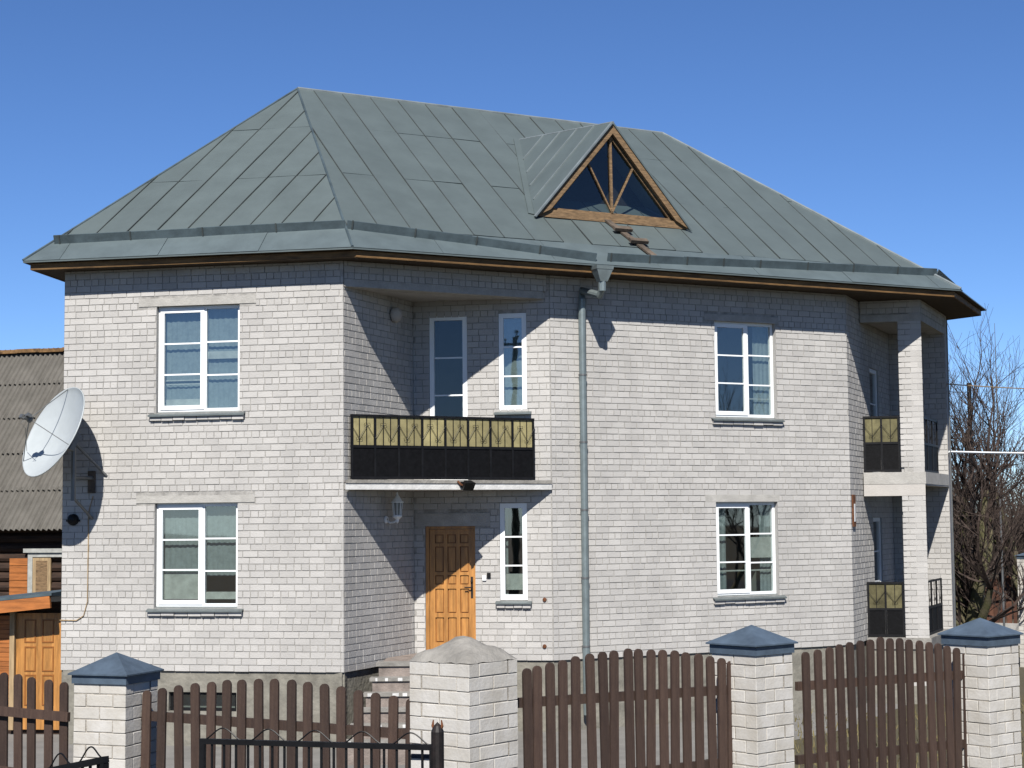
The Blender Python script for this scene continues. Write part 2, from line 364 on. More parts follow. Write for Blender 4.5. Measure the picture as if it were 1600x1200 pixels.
# hidden sides of the house, so that it is closed
HB = [LL, Vector((-5.75, 33.2, 0)), Vector((4.4, 38.9, 0)), HR]
mb_side = bpy.data.materials.new('brick_far_side'); mb_side.use_nodes = True
_t = mb_side.node_tree; _b = _t.nodes.new('ShaderNodeTexBrick'); _b.inputs['Scale'].default_value = 1; _b.inputs['Brick Width'].default_value = .236; _b.inputs['Row Height'].default_value = .1
_b.inputs['Mortar Size'].default_value = .006; _b.inputs['Color1'].default_value = (.6, .565, .52, 1); _b.inputs['Color2'].default_value = (.55, .52, .48, 1); _b.inputs['Mortar'].default_value = (.3, .26, .21, 1)
_u = _t.nodes.new('ShaderNodeUVMap'); _t.links.new(_u.outputs[0], _b.inputs[0]); _t.links.new(_b.outputs[0], _t.nodes['Principled BSDF'].inputs['Base Color'])
for a, b in zip(HB, HB[1:]):
    w = Wall(b, a); m = MB()
    m.face([w.P(0, zP), w.P(w.len, zP), w.P(w.len, TOP), w.P(0, TOP)]); m.face([w.P(.6, zP, -.3), w.P(.6, TOP, -.3), w.P(w.len-.6, TOP, -.3), w.P(w.len-.6, zP, -.3)])
    o = m.build('wall', mb_side, house); ul = o.data.uv_layers.new(name='uv')
    for i, uv in enumerate([(0, 0), (w.len, 0), (w.len, TOP-zP), (0, TOP-zP)]): ul.data[i].uv = uv
# plinth
for w, e in ((WL, 0), (WS, 0), (WB, 0), (WR, 0), (WK, 0), (WQ, 0), *[(Wall(b, a), 0) for a, b in zip(HB, HB[1:])]):
    m = MB(); o1 = -.035
    ops = [bl_w] if w is WL else []
    us = sorted({0, w.len, *[v for o in ops for v in o[:2]]}); zs = sorted({-.3, zP-.004, *[v for o in ops for v in o[2:]]})
    for a, b in zip(us, us[1:]):
        for c, d in zip(zs, zs[1:]):
            if ops and ops[0][0] <= a and b <= ops[0][1] and ops[0][2] <= c and d <= ops[0][3]: continue
            m.hexa([w.P(a, c, o1), w.P(b, c, o1), w.P(b, c, -.3), w.P(a, c, -.3), w.P(a, d, o1), w.P(b, d, o1), w.P(b, d, -.3), w.P(a, d, -.3)])
    m.build('plinth', M['plinth'], house)

# ------------------------------------------------------------------ windows
def bars(m, w, rects, off, th):
    for (a, b, c, d) in rects:
        m.hexa([w.P(a, c, off), w.P(b, c, off), w.P(b, c, off-th), w.P(a, c, off-th), w.P(a, d, off), w.P(b, d, off), w.P(b, d, off-th), w.P(a, d, off-th)])
def frame_rects(u0, u1, z0, z1, t, tb=None):
    tb = tb or t
    return [(u0, u0+t, z0, z1), (u1-t, u1, z0, z1), (u0+t, u1-t, z0, z0+tb), (u0+t, u1-t, z1-t, z1)]
def curtain(parent, w, u0, u1, z0, z1, off, amp=.005, per=.085, seed=0, mt='curtain'):
    rn = random.Random(seed); m = MB(); n = max(8, int((u1-u0)/.018)); pts = []
    for i in range(n+1):
        u = u0+(u1-u0)*i/n; o = off + amp*math.sin(u/per*6.28+rn.random()*.6) + amp*.4*math.sin(u/per*2.1+seed)
        pts.append((w.P(u, z0, o), w.P(u, z1, o)))
    for (a, b), (c, d) in zip(pts, pts[1:]): m.face([a, c, d, b])
    return m.build('curtain', M[mt], parent, smooth=True)
def interior(parent, w, o, dep=1.6):
    u0, u1, z0, z1 = o; m = MB(); a, b = -.301, -.301-dep
    u0 -= .25; u1 += .25; z0 -= .3; z1 += .2
    P = lambda u, z, q: w.P(u, z, q)
    m.face([P(u0, z0, b), P(u0, z1, b), P(u1, z1, b), P(u1, z0, b)]); m.face([P(u0, z0, a), P(u0, z0, b), P(u1, z0, b), P(u1, z0, a)]); m.face([P(u0, z1, a), P(u1, z1, a), P(u1, z1, b), P(u0, z1, b)])
    m.face([P(u0, z0, a), P(u0, z1, a), P(u0, z1, b), P(u0, z0, b)]); m.face([P(u1, z0, a), P(u1, z0, b), P(u1, z1, b), P(u1, z1, a)])
    m.build('interior', M['room'], parent)
def sill_of(parent, w, o, ext=.10, ledge=True):
    u0, u1, z0, z1 = o; m = MB(); t = .012
    pr = [(-.09, z0+.02), (.075, z0-.035), (.075, z0-.06), (.067, z0-.06), (.067, z0-.045), (-.09, z0+.006)]
    m.prism([w.P(u0-ext, z, q) for q, z in pr], w.d*(u1-u0+2*ext)); m.build('sill', M['sill'], parent)
    if ledge:
        n = max(4, round((u1-u0+2*ext-.04)/.2)); st = (u1-u0+2*ext-.03)/n
        for i in range(n):
            a = u0-ext+.015+i*st; m = MB(); dz = random.uniform(-.006, .006); q = .045+random.uniform(-.006, .004)
            bars(m, w, [(a+.004, a+st-.006, z0-.115+dz, z0-.062)], q, q+.004)
            for k in range(len(m.a)): m.a[k] = random.random()
            m.build('ledge_brick', M['brick'], parent)
def pane_grid(parent, w, u0, u1, z0, z1, off, n=2, bw=.024, gl='glass'):
    """panes of one sash with n glazing bars"""
    zs = [z0+(z1-z0)*i/(n+1) for i in range(n+2)]
    for a, b in zip(zs, zs[1:]):
        m = MB(); m.face([w.P(u0-.004, a+.0, off-.012), w.P(u1+.004, a+.0, off-.012), w.P(u1+.004, b, off-.012), w.P(u0-.004, b, off-.012)])
        m.build('pane', M[gl], parent)
    for z in zs[1:-1]:
        m = MB(); bars(m, w, [(u0-.003, u1+.003, z-bw/2, z+bw/2)], off-.003, .018); m.build('glazing_bar', M['white'], parent)
def casement(w, o, label, inset=.085, seed=0, extras=()):
    u0, u1, z0, z1 = o; m = MB(); t = .05; z0b = z0+.006
    bars(m, w, frame_rects(u0+.004, u1-.004, z0b, z1-.004, t, .058), -inset, .07)
    wd = u1-u0; mu = u0+wd*.565
    bars(m, w, [(mu-.026, mu+.026, z0b+.058, z1-.004-t)], -inset, .07)
    win = m.build('window', M['white'], house, label=label)
    # left opening sash
    a, b, c, d = u0+t-.012, mu-.008, z0b+.042, z1-t+.01
    m = MB(); bars(m, w, frame_rects(a, b, c, d, .062, .066), -inset+.014, .05); m.build('sash', M['white'], win)
    pane_grid(win, w, a+.062, b-.062, c+.066, d-.062, -inset+.002)
    pane_grid(win, w, mu+.026, u1-.004-t, z0b+.058, z1-.004-t, -inset-.012)
    interior(win, w, o); sill_of(win, w, o)
    for e in extras:
        if e[0] == 'c': curtain(win, w, u0+wd*e[1], u0+wd*e[2], z0+(z1-z0)*e[3], z0+(z1-z0)*e[4], -inset-.11, seed=seed+int(e[1]*10))
        else:
            m = MB(); bars(m, w, [(u0+wd*e[1], u0+wd*e[2], z0+(z1-z0)*e[3], z0+(z1-z0)*e[4])], -inset-.055, .01); m.build('blind_strip', M['paleblue'], win)
    return win
casement(WL, wl_u, None, seed=1, extras=[('c', .0, 1., -.05, 1.05), ('s', .55, 1, .50, .57), ('s', .08, .52, .05, .13), ('s', .08, .52, .30, .312), ('s', .08, .52, .265, .277)])
casement(WL, wl_d, None, seed=2, extras=[('c', .0, 1., .30, 1.05), ('s', .08, .52, .08, .34), ('s', .55, 1, .08, .15)])
casement(WR, wr_u, None, seed=3, extras=[('c', .72, 1., -.05, 1.05), ('c', .0, .12, -.05, 1.05), ('s', .56, 1, .20, .212)])
casement(WR, wr_d, None, seed=4, extras=[('c', .0, .25, -.05, 1.05), ('c', .8, 1., -.05, 1.05), ('s', .56, 1, .40, .62), ('s', .08, 1, .26, .275)])
def narrow(w, o, seed, inset=.012, ns=2, ledge=True, sill=True, lo=None, gl='glass'):
    u0, u1, z0, z1 = o; m = MB(); t = .075
    bars(m, w, frame_rects(u0+.004, u1-.004, z0+.006, z1-.004, t, .085 if not lo else lo), -inset, .07)
    win = m.build('window' if sill else 'balcony_door', M['white'], house)
    pane_grid(win, w, u0+.004+t, u1-.004-t, z0+.006+(lo or .085), z1-.004-t, -inset-.015, n=ns, gl=gl)
    interior(win, w, o)
    if sill: sill_of(win, w, o, ext=.07, ledge=ledge)
    return win
w = narrow(WB, wb_w, 5); curtain(w, WB, wb_w[0], wb_w[0]+.10, wb_w[2], wb_w[3], -.2, seed=6); curtain(w, WB, wb_w[1]-.08, wb_w[1], wb_w[2], wb_w[3], -.2, seed=16)
m = MB(); bars(m, WB, [(wb_w[0]+.07, wb_w[1]-.07, wb_w[2]+.16, wb_w[2]+.42)], -.15, .01); m.build('blind_strip', M['paleblue'], w)
w = narrow(WB, wb_v, 7, ledge=False); curtain(w, WB, wb_v[0], wb_v[1], wb_v[2]-.05, wb_v[3], -.22, seed=8)
w = narrow(WB, wb_b, 9, sill=False, lo=.78, gl='glassdark'); curtain(w, WB, wb_b[1]-.14, wb_b[1], wb_b[2]+.5, wb_b[3], -.25, seed=4)
for o in (wk_d, wk_u):
    w = narrow(WK, o, 3, sill=False, lo=.3, inset=.03)
# basement window behind the fence
m = MB(); bars(m, WL, frame_rects(bl_w[0], bl_w[1], bl_w[2], bl_w[3], .045), -.10, .06); bw = m.build('basement_window', M['black'], house)
pane_grid(bw, WL, bl_w[0]+.045, bl_w[1]-.045, bl_w[2]+.045, bl_w[3]-.045, -.11, n=0)
m = MB(); bars(m, WL, [(bl_w[0]+.08, bl_w[0]+.14, bl_w[2]+.045, bl_w[3]-.045)], -.135, .012); m.build('glazing_bar', M['white'], bw)
m = MB(); bars(m, WL, [(bl_w[0]-.02, bl_w[1]+.02, bl_w[2]-.02, bl_w[3]+.02)], -.26, .03); m.build('interior', M['room'], bw)

# ------------------------------------------------------------------ front door
u0, u1, z0, z1 = wb_d
m = MB(); bars(m, WB, [(u0+.003, u0+.06, z0, z1-.003), (u1-.03, u1-.003, z0, z1-.003), (u0+.06, u1-.03, z1-.045, z1-.003)], -.03, .12); door = m.build('front_door', M['door'], house)
a, b, c, d = u0+.064, u1-.034, z0+.01, z1-.05
cols = [px_rect(WB, x0, 900, x1, 910)[:2] for x0, x1 in ((679, 692.5), (698.5, 712), (718, 731.5))]
rows = [WB.uz(705, y)[1] for y in (835, 849, 854, 894, 899, 913.5, 920, 958, 965, 1004)]
rows = [(rows[i+1], rows[i]) for i in range(0, 10, 2)]
m = MB()                                     # stiles and rails around sunk panels
xs = sorted([a, b]+[v for k in cols for v in k]); zs = sorted([c, d]+[v for k in rows for v in k])
for p, q in zip(xs, xs[1:]):
    for r_, s in zip(zs, zs[1:]):
        if any(abs(k[0]-p) < 1e-6 for k in cols) and any(abs(k[0]-r_) < 1e-6 for k in rows): continue
        bars(m, WB, [(p, q, r_, s)], -.05, .05)
m.build('door_leaf', M['door'], door)
for k in cols:
    for r_ in rows:
        m = MB(); bars(m, WB, [(k[0], k[1], r_[0], r_[1])], -.078, .02); m.mi = 1
        g = .016; bars(m, WB, [(k[0]+g, k[1]-g, r_[0]+g, r_[1]-g)], -.064, .02); m.build('door_panel', [M['doorline'], M['door']], door)
hu, hz = WB.uz(736.5, 918)
m = MB(); bars(m, WB, [(hu-.018, hu+.018, hz-.17, hz+.17)], -.044, .008); m.tube([WB.P(hu, hz-.0, -.045), WB.P(hu, hz, .0), WB.P(hu-.11, hz, .004)], .011); m.tube([WB.P(hu, hz+.1, -.045), WB.P(hu, hz+.1, -.02)], .02)
m.build('door_handle', M['rustiron'], door)

# ------------------------------------------------------------------ steps up to the door
zD = zP + .11
m = MB(); sx0, sx1, sy = -1.98, -.25, 25.35
poly = [Vector((sx0, sy, 0)), Vector((sx1, sy, 0)), Vector((sx1, I0.y-.06, 0)), Vector((I0.x+.02, I0.y-.05, 0)), Vector((sx0, 26.9, 0))]
m.prism(poly, (0, 0, zD-.0)); stp = m.build('door_steps', M['redbrick'], house)
m = MB(); m.abox((sx0-.04, sy-.03, zD+.002), (sx1, sy+.3, zD+.05)); m.build('tread', M['concrete'], stp)
for i in range(1, 6):
    m = MB(); z = zD-.19*i; x = sx0-.09*i*.8
    m.abox((x, sy-.27*i, 0), (sx1, sy-.27*(i-1)-.002, z)); m.build('riser', M['redbrick'], stp)
    m = MB(); m.abox((x-.04, sy-.27*i-.03, z+.002), (sx1, sy-.27*(i-1)-.004, z+.045)); m.build('tread', M['concrete'], stp)
    for j in range(5):
        if random.random() < .55: continue
        xx = x+.17*j+random.uniform(0, .06); l = random.uniform(.02, .10); m = MB()
        m.abox((xx, sy-.27*i-.034, z+.004), (xx+l, sy-.27*i-.02, z+.049)); m.build('paint_remnant', M['slabedge'], stp)

# ------------------------------------------------------------------ column and slabs of the corner loggia
cu = -dL.copy()
cw = .415
P_ = [COLN - dL*cw, COLN, COLN + nL*cw, COLN - dL*cw + nL*cw]
WC1, WC2 = Wall(P_[0], P_[1]), Wall(P_[1], P_[2])
wall_body(WC1, zP-.9, TOP, [], th=.2, u0=.055, u1=cw-.004, name='column'); wall_body(WC2, zP-.9, TOP, [], th=.2, u0=.004, u1=WC2.len-.004, name='column')
WC3, WC4 = Wall(P_[2], P_[3]), Wall(P_[3], P_[0])
wall_body(WC3, zP-.9, TOP, [], th=.1, u0=.03, u1=WC3.len-.03, name='column'); wall_body(WC4, zP-.9, TOP, [], th=.1, u0=.004, u1=WC4.len-.035, name='column')
zs0 = H((812-781)/F*31); zs1 = H((812-763)/F*31); zs2 = H((812-744)/F*31)
for za, zb in ((zP-.9, zs0), (zs2, zBEAM)):
    zz = ZB + math.ceil((za-ZB)/CH - 1e-6)*CH
    lay(WC1, zz, zb, [], phase=.0, hdr=9, rnd=random.Random(21)); lay(WC2, zz, zb, [], us=.016, phase=.1, hdr=9, rnd=random.Random(22)); lay(WC4, zz, zb, [], ue=WC4.len-.016, phase=.1, hdr=9, rnd=random.Random(24)); lay(WC3, zz, zb, [], us=.016, ue=WC3.len-.016, hdr=9, rnd=random.Random(25))
FE = isect(COLN, dL, K1, dK)                 # where the loggia front line meets the wall
def loggia(name, mt, z0, z1, g=.0):
    a = FE + dL*.02 - nL*g; b = COLN + dL*g - nL*g; c = HR + dL*g - dK*.01; e = K2 - dK*.02 + dL*.02
    m = MB(); m.prism([Vector((p.x, p.y, z0)) for p in (a, b, c, e)], (0, 0, z1-z0)); return m.build(name, mt, house)
loggia('loggia_slab', M['lintel'], zs1+.004, zs2, .012)
for (p, q) in ((FE+dL*.02, COLN), (COLN, HR-dK*.02)):
    w_ = Wall(p, q); m = MB(); bars(m, w_, [(0 if p is not COLN else .012, w_.len, zs0 if p is not COLN else zs1-.02, zs1)], .006, .3); m.build('loggia_beam', M['whitewash'], house)
loggia('loggia_floor', M['concrete'], zP-.15, zP+.05, .03)
loggia('loggia_base', M['plinth'], -.3, zP-.152, .0)
loggia('loggia_ceiling', M['whitewash'], zBEAM+.05, zBEAM+.12, -.05)
for (p, q) in ((FE+dL*.02, COLN), (COLN, HR-dK*.02)):
    w_ = Wall(p, q); m = MB(); s_ = 0 if p is not COLN else .016
    bars(m, w_, [(s_, w_.len, zBEAM, zBEAM+.13)], .004, .3); m.build('concrete_beam', M['lintel'], house)
    zz = ZB + math.ceil((zBEAM+.13-ZB)/CH)*CH
    wall_body(w_, zBEAM+.135, TOP, [], th=.25, u0=s_); lay(w_, zz, TOP, [], us=s_+.002, phase=.1, rnd=random.Random(23))

# ------------------------------------------------------------------ balcony railings
def scroll(w, u, z, off, h, flip=1):
    """a thin V with curled ends"""
    out = []
    for s in (-1, 1):
        pts = [w.P(u, z, off)]
        for k in range(1, 5): pts.append(w.P(u+s*h*.42*k/4, z+flip*h*k/4, off))
        out.append(pts)
    cu = [w.P(u+sx*(.028*math.cos(t)+.0)+sx*.02, z-flip*.0+flip*(-.03+.028*math.sin(t)), off) for sx in (1,) for t in [i*.7 for i in range(8)]]
    cv = [w.P(u-(.028*math.cos(t))-.02, z+flip*(-.03+.028*math.sin(t)), off) for t in [i*.7 for i in range(8)]]
    return out + [cu, cv]
def railing(w, u0, u1, z0, z1, zm, n, off, bars_per=2, yellow=True, label=None, orn=True):
    m = MB(); t = .03
    bars(m, w, [(u0, u1, z1-.035, z1)], off, .035); rl = m.build('railing', M['black'], house, label=label)
    for za, zb in ((z0, z0+.04), (zm-.03, zm+.012)):
        m = MB(); bars(m, w, [(u0, u1, za, zb)], off, .035); m.build('cross_rail', M['black'], rl)
    st = (u1-u0)/n
    for i in range(n+1):
        m = MB(); u = min(max(u0+i*st, u0+.02), u1-.02); bars(m, w, [(u-.017, u+.017, z0+.04, z1-.036)], off-.002, .03); m.build('rail_post', M['black'], rl)
    for i in range(n):
        a, b = u0+i*st+.018, u0+(i+1)*st-.018
        if yellow:
            m = MB(); bars(m, w, [(a-.01, b+.01, zm+.0, z1-.02)], off-.022, .006); m.build('yellow_panel', M['yellow' if n > 4 else 'yellow_shaded'], rl)
        m = MB(); bars(m, w, [(a, b, z0+.02, zm-.012)], off-.012, .006); m.build('black_panel', M['darkpanel'], rl)
        for k in range(bars_per):
            u = a+(b-a)*(k+1)/(bars_per+1); m = MB(); bars(m, w, [(u-.005, u+.005, zm+.01, z1-.03)], off-.006, .01); m.build('rail_bar', M['black'], rl)
    if orn:
        hh = z1-zm; k = 0; pos = [u0+st*i/(bars_per+1) for i in range(n*(bars_per+1)+1)]; vz = [zm+hh*(.24 if i % 2 else .68) for i in range(len(pos))]
        for i in range(1, len(pos)):
            m = MB(); m.tube([w.P(pos[i-1], vz[i-1], off+.003), w.P(pos[i], vz[i], off+.003)], .004, 4)
            m.build('lattice_wire', M['black'], rl)
        for i in range(1, len(pos)-1):
            if i % (bars_per+1) == 0: continue
            sg_ = 1 if vz[i] > zm+hh*.5 else -1
            for sx in (-1, 1):
                c_ = (pos[i]+sx*.026, vz[i]); m = MB()
                m.tube([w.P(c_[0]-sx*.024*math.cos(t_), c_[1]+sg_*.022*math.sin(t_), off+.003) for t_ in [j*.55 for j in range(8)]], .0028, 4); m.build('curl', M['black'], rl)
    return rl
ra, rb = WM.uz(550, 700)[0], WM.uz(837, 700)[0]
railing(WM, ra, rb, zSLT+.01, WM.uz(690, 650)[1], WM.uz(690, 698)[1], 8, -.03, label='black railing with yellow panels over the front door')
WF = Wall(FE, COLN); WG = Wall(COLN, HR)
hr = WF.len-cw
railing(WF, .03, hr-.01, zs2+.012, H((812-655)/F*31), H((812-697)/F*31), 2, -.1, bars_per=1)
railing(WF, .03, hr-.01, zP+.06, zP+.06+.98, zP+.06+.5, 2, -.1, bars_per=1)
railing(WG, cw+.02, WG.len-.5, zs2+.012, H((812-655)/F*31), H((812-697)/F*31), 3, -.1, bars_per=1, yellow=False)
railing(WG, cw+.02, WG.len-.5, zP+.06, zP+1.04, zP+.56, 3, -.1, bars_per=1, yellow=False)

# ------------------------------------------------------------------ emit the bricks
def brick_pts(w, u0, u1, z0, z1, q):
    return [w.P(u0, z0, q), w.P(u1, z0, q), w.P(u1, z0, -.012), w.P(u0, z0, -.012), w.P(u0, z1, q), w.P(u1, z1, q), w.P(u1, z1, -.012), w.P(u0, z1, -.012)]
def area(b):
    w, u0, u1, z0, z1, t = b; P = w.P((u0+u1)/2, (z0+z1)/2); v = Vector((0, 0, EYE))-P; return (u1-u0)*(z1-z0)*w.n.dot(v)/v.length**3
vis = [i for i, b in enumerate(BR) if b[0] in (WL, WM) and b[3] > zP+.5 and b[1]-b[0].len < 0]
vis.sort(key=lambda i: -area(BR[i])); single = set(vis[:300])
cache = {}; mrest = MB(); IDX = [(4, 5, 6, 7), (0, 3, 2, 1), (0, 1, 5, 4), (1, 2, 6, 5), (3, 0, 4, 7)]
for i, (w, a, b, c, d, t) in enumerate(BR):
    q = random.uniform(-.0025, .0015); t = t*t*(3-2*t)*.8+.1 if t > .05 else -.45
    if i in single:
        key = (round(b-a, 3), round(d-c, 3), int(t*8)); me = cache.get(key)
        if me is None:
            m = MB(); l, h = key[0]/2, key[1]/2
            m.quads(IDX, [(-l, 0, -h), (l, 0, -h), (l, .012, -h), (-l, .012, -h), (-l, 0, h), (l, 0, h), (l, .012, h), (-l, .012, h)], t); me = cache[key] = m.mesh('brick', M['brick'])
        inst('brick', me, house, w.P((a+b)/2, (c+d)/2, q), math.atan2(w.d.y, w.d.x))
    else: mrest.quads(IDX, brick_pts(w, a, b, c, d, q), t)
mrest.build('bricks', M['brick'], house, kind='stuff')

# ------------------------------------------------------------------ roof
E0 = C0 - nL*.45 + dL*.281
ER = E0 + dR*11.7246; EL = E0 - dL*5.2633; E3 = ER + d2(R(66.907))*3.2652
def up3(p, z): return Vector((p.x, p.y, z))
e0, er, el, e3 = [up3(p, zE) for p in (E0, ER, EL, E3)]
A = at(465, 140, z=H(7.56))
nm = (er-e0).cross(A-e0).normalized(); nm = nm if nm.z > 0 else -nm
B = at(1035, 210, plane=(e0, nm))
bl, br = Vector((-6.5, 34.2, zE)), Vector((4.9, 40.2, zE))
facets = [(el, e0, A), (e0, er, B, A), (er, e3, B), (e3, br, B), (br, bl, A, B), (bl, el, A)]
m = MB()
for f_ in facets: m.face(f_)
loop = [el, e0, er, e3, br, bl]
for a, b in zip(loop, loop[1:]+loop[:1]): m.face([a-Vector((0, 0, .02)), b-Vector((0, 0, .02)), b, a])
roof = m.build('roof', M['roof'], house)
cen = sum(loop, Vector())/6
def inw(p, k): v = (cen-p); v.z = 0; return p + v.normalized()*k
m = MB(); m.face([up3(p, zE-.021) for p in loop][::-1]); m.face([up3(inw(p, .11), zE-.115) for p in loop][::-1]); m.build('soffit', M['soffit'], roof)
ins = [inw(p, .115) for p in loop]
for a, b in zip(ins, ins[1:]+ins[:1]):
    m = MB(); d = (b-a).normalized(); n = Vector((-d.y, d.x, 0))*.025
    m.hexa([up3(a, zE-.125), up3(b, zE-.125), up3(b, zE-.125)+n, up3(a, zE-.125)+n, up3(a, zE-.03), up3(b, zE-.03), up3(b, zE-.03)+n, up3(a, zE-.03)+n]); m.build('fascia_board', M['fascia'], roof)

def clip(poly, a, b, c):                     # keep a*s + b*t <= c
    out = []
    for i, p in enumerate(poly):
        q = poly[(i+1) % len(poly)]; fp, fq = a*p[0]+b*p[1]-c, a*q[0]+b*q[1]-c
        if fp <= 0: out.append(p)
        if fp*fq < 0: k = fp/(fp-fq); out.append((p[0]+(q[0]-p[0])*k, p[1]+(q[1]-p[1])*k))
    return out
def sheets(facet, O, ex, ey, n, pitch, t0, joints, skew=0., first=0., seed=1, sh=.03):
    """ex along the eave, ey up the slope; strips of sheet between standing seams, leaning by skew"""
    rn = random.Random(seed); to2 = lambda P: ((P-O).dot(ex)-(P-O).dot(ey)*skew, (P-O).dot(ey))
    to3 = lambda s, t, h=0: O + ex*(s+t*skew) + ey*t + n*h
    poly = [to2(P) for P in facet]; smin = min(p[0] for p in poly); smax = max(p[0] for p in poly); tmax = max(p[1] for p in poly)
    poly = clip(poly, 0, -1, -t0)
    k = math.floor((smin-first)/pitch)
    while first+k*pitch < smax:
        a, b = first+k*pitch, first+(k+1)*pitch
        st = clip(clip(poly, -1, 0, -a-.004), 1, 0, b-.004)
        if len(st) >= 3:
            js = sorted([t0]+[j+(rn.random()-.5)*.03 + (.55 if rn.random() < .06 else 0) for j in joints if rn.random() < .8]+[tmax+1])
            for c, d in zip(js, js[1:]):
                pc = clip(clip(st, 0, -1, -c-.006), 0, 1, d-.006) if c > t0 else clip(st, 0, 1, d-.006)
                if len(pc) < 3: continue
                ar = abs(sum(pc[i][0]*pc[(i+1) % len(pc)][1]-pc[(i+1) % len(pc)][0]*pc[i][1] for i in range(len(pc))))/2
                if ar < .004: continue
                m = MB(); cs = sum(p[0] for p in pc)/len(pc); ct = sum(p[1] for p in pc)/len(pc); gx, gy = rn.uniform(-.012, .012), rn.uniform(-.006, .006)
                top = [to3(p[0], p[1], .016+(p[0]-cs)*gx+(p[1]-ct)*gy) for p in pc]; m.prism(top, -n*.014); m.build('roof_sheet', M['roof'], roof)
        # the standing seam at s = b
        ts = []
        for i, p in enumerate(poly):
            q = poly[(i+1) % len(poly)]
            if (p[0]-b)*(q[0]-b) < 0: ts.append(p[1]+(q[1]-p[1])*(b-p[0])/(q[0]-p[0]))
        if len(ts) == 2 and abs(ts[0]-ts[1]) > .1:
            lo, hi = min(ts), max(ts); m = MB()
            wob = rn.uniform(-.012, .012); mid = (lo+hi)/2
            m.bar(to3(b, lo, .018), to3(b+wob, mid, .018), .013, sh, n); m.bar(to3(b+wob, mid, .018), to3(b, hi-.01, .018), .013, sh, n); m.build('seam', M['seam'], roof)
        k += 1
# main slope
ym = (A-e0) - dR*((A-e0).dot(dR)); ym.normalize()
TS = .78
sheets((e0, er, B, A), e0, dR, ym, nm, .535, TS-.1, [2.55, 4.4], first=.13, seed=4, sh=.018)
nl_ = (e0-el).cross(A-el).normalized(); nl_ = nl_ if nl_.z > 0 else -nl_
yl = (A-e0) - dL*((A-e0).dot(dL)); yl.normalize()
pa, pb = at(477.8, 187.5, plane=(e0, nl_)), at(324.8, 343.2, plane=(e0, nl_))
sk = ((pa-pb).dot(dL))/((pa-pb).dot(yl))
sheets((el, e0, A), e0, dL, yl, nl_, .50, TS-.1, [2.3, 4.0], skew=sk, first=.02, seed=9)
# eave sheets below the gutters
sheets((e0, er, e0+(A-e0)*.18+dR*7, ), e0, dR, ym, nm, 2.0, 0, [], seed=2) if False else None
def eave_sheets(facet, O, ex, ey, n, pitch, t1, seed):
    rn = random.Random(seed); poly = [((P-O).dot(ex), (P-O).dot(ey)) for P in facet]; poly = clip(poly, 0, 1, t1)
    s0, s1 = min(p[0] for p in poly), max(p[0] for p in poly); k = s0 - rn.random()*pitch
    while k < s1:
        st = clip(clip(poly, -1, 0, -k-.003), 1, 0, k+pitch-.003)
        if len(st) >= 3:
            m = MB(); g = rn.uniform(-.004, .004); cs = sum(p[0] for p in st)/len(st)
            m.prism([O+ex*p[0]+ey*p[1]+n*(.012+(p[0]-cs)*g) for p in st], -n*.01); m.build('roof_sheet', M['eave'], roof)
        k += pitch
eave_sheets((e0, er, B, A), e0, dR, ym, nm, 1.95, TS-.11, 3)
eave_sheets((el, e0, A), e0, dL, yl, nl_, 1.6, TS-.11, 5)
# ridge and hip cappings
for a, b, mt in ((A, B, 'flash'), (A, e0, 'gutter'), (A, el, 'gutter'), (B, er, 'flash')):
    m = MB(); v = Vector((0, 0, .018)); n = 6
    m.tube([a+(b-a)*i/n + v for i in range(n+1)], .022 if mt == 'gutter' else .032, 6); m.build('ridge_cap', M[mt], roof)
# upstanding gutters
def gutter(pts, n, h=.13):
    for a, b in zip(pts, pts[1:]):
        L_ = (b-a).length; k = max(1, round(L_/1.9)); d = (b-a)/k
        for i in range(k):
            p, q = a+d*i, a+d*(i+1); g = random.uniform(-.006, .006); sd_ = d.normalized().cross(n)
            m = MB(); m.hexa([p+n*.01+sd_*.02, q+n*.01+sd_*.02, q+n*.01, p+n*.01, p+n*(h+g)-sd_*.03, q+n*(h-g)-sd_*.03, q+n*(h-g)-sd_*.045, p+n*(h+g)-sd_*.045]); m.build('gutter', M['gutter'], roof)
            for f_ in (.0, .5):
                m = MB(); c = p+(q-p)*(f_+.04); m.bar(c+n*.02+sd_*.026, c+n*(h+.012)-sd_*.025, .014, .02, d.normalized()); m.build('gutter_bracket', M['seam'], roof)
mp = (e0, nm); lp = (e0, nl_)
gutter([at(541, 357.5, plane=mp), at(735, 382, plane=mp), at(930, 409, plane=mp)], nm)
gutter([at(948, 408.5, plane=mp), at(1180, 418.5, plane=mp), at(1462, 431, plane=mp)], nm)
gutter([at(86, 381.5, plane=lp), at(540, 357, plane=lp)], nl_)
gr = at(1462, 431, plane=mp)
m = MB(); q = gr + (e3-er)*.9; m.bar(gr+nm*.07, q+Vector((0, 0, .03)), .02, .13, nm); m.build('gutter', M['gutter'], roof)
# rainwater head and downpipe on the front
pu, pz = WR.uz(905, 480)
m = MB(); HD = at(939, 416, plane=(E0, nR)); HD = HD - nR*.03
def sq(c, hx, hy): return [c-dR*hx-nR*hy, c+dR*hx-nR*hy, c+dR*hx+nR*hy, c-dR*hx+nR*hy]
z_ = Vector((0, 0, 1))
m.hexa(sq(HD-z_*.06, .15, .10)+sq(HD, .16, .11)); m.hexa(sq(HD-z_*.25, .065, .06)+sq(HD-z_*.062, .145, .095))
m.tube([HD-z_*.24, HD-z_*.40], .062, 10); dp = m.build('downpipe', M['zinc'], house)
J1 = HD-z_*.36; J2 = WR.P(pu, pz+.22, .10); J3 = WR.P(pu, pz-.02, .085)
m = MB(); m.tube([J1, J1-z_*.10+(J2-J1)*.12, J2+z_*.04, J2-z_*.1, J3], .06, 10); m.build('pipe_elbow', M['zinc'], dp)
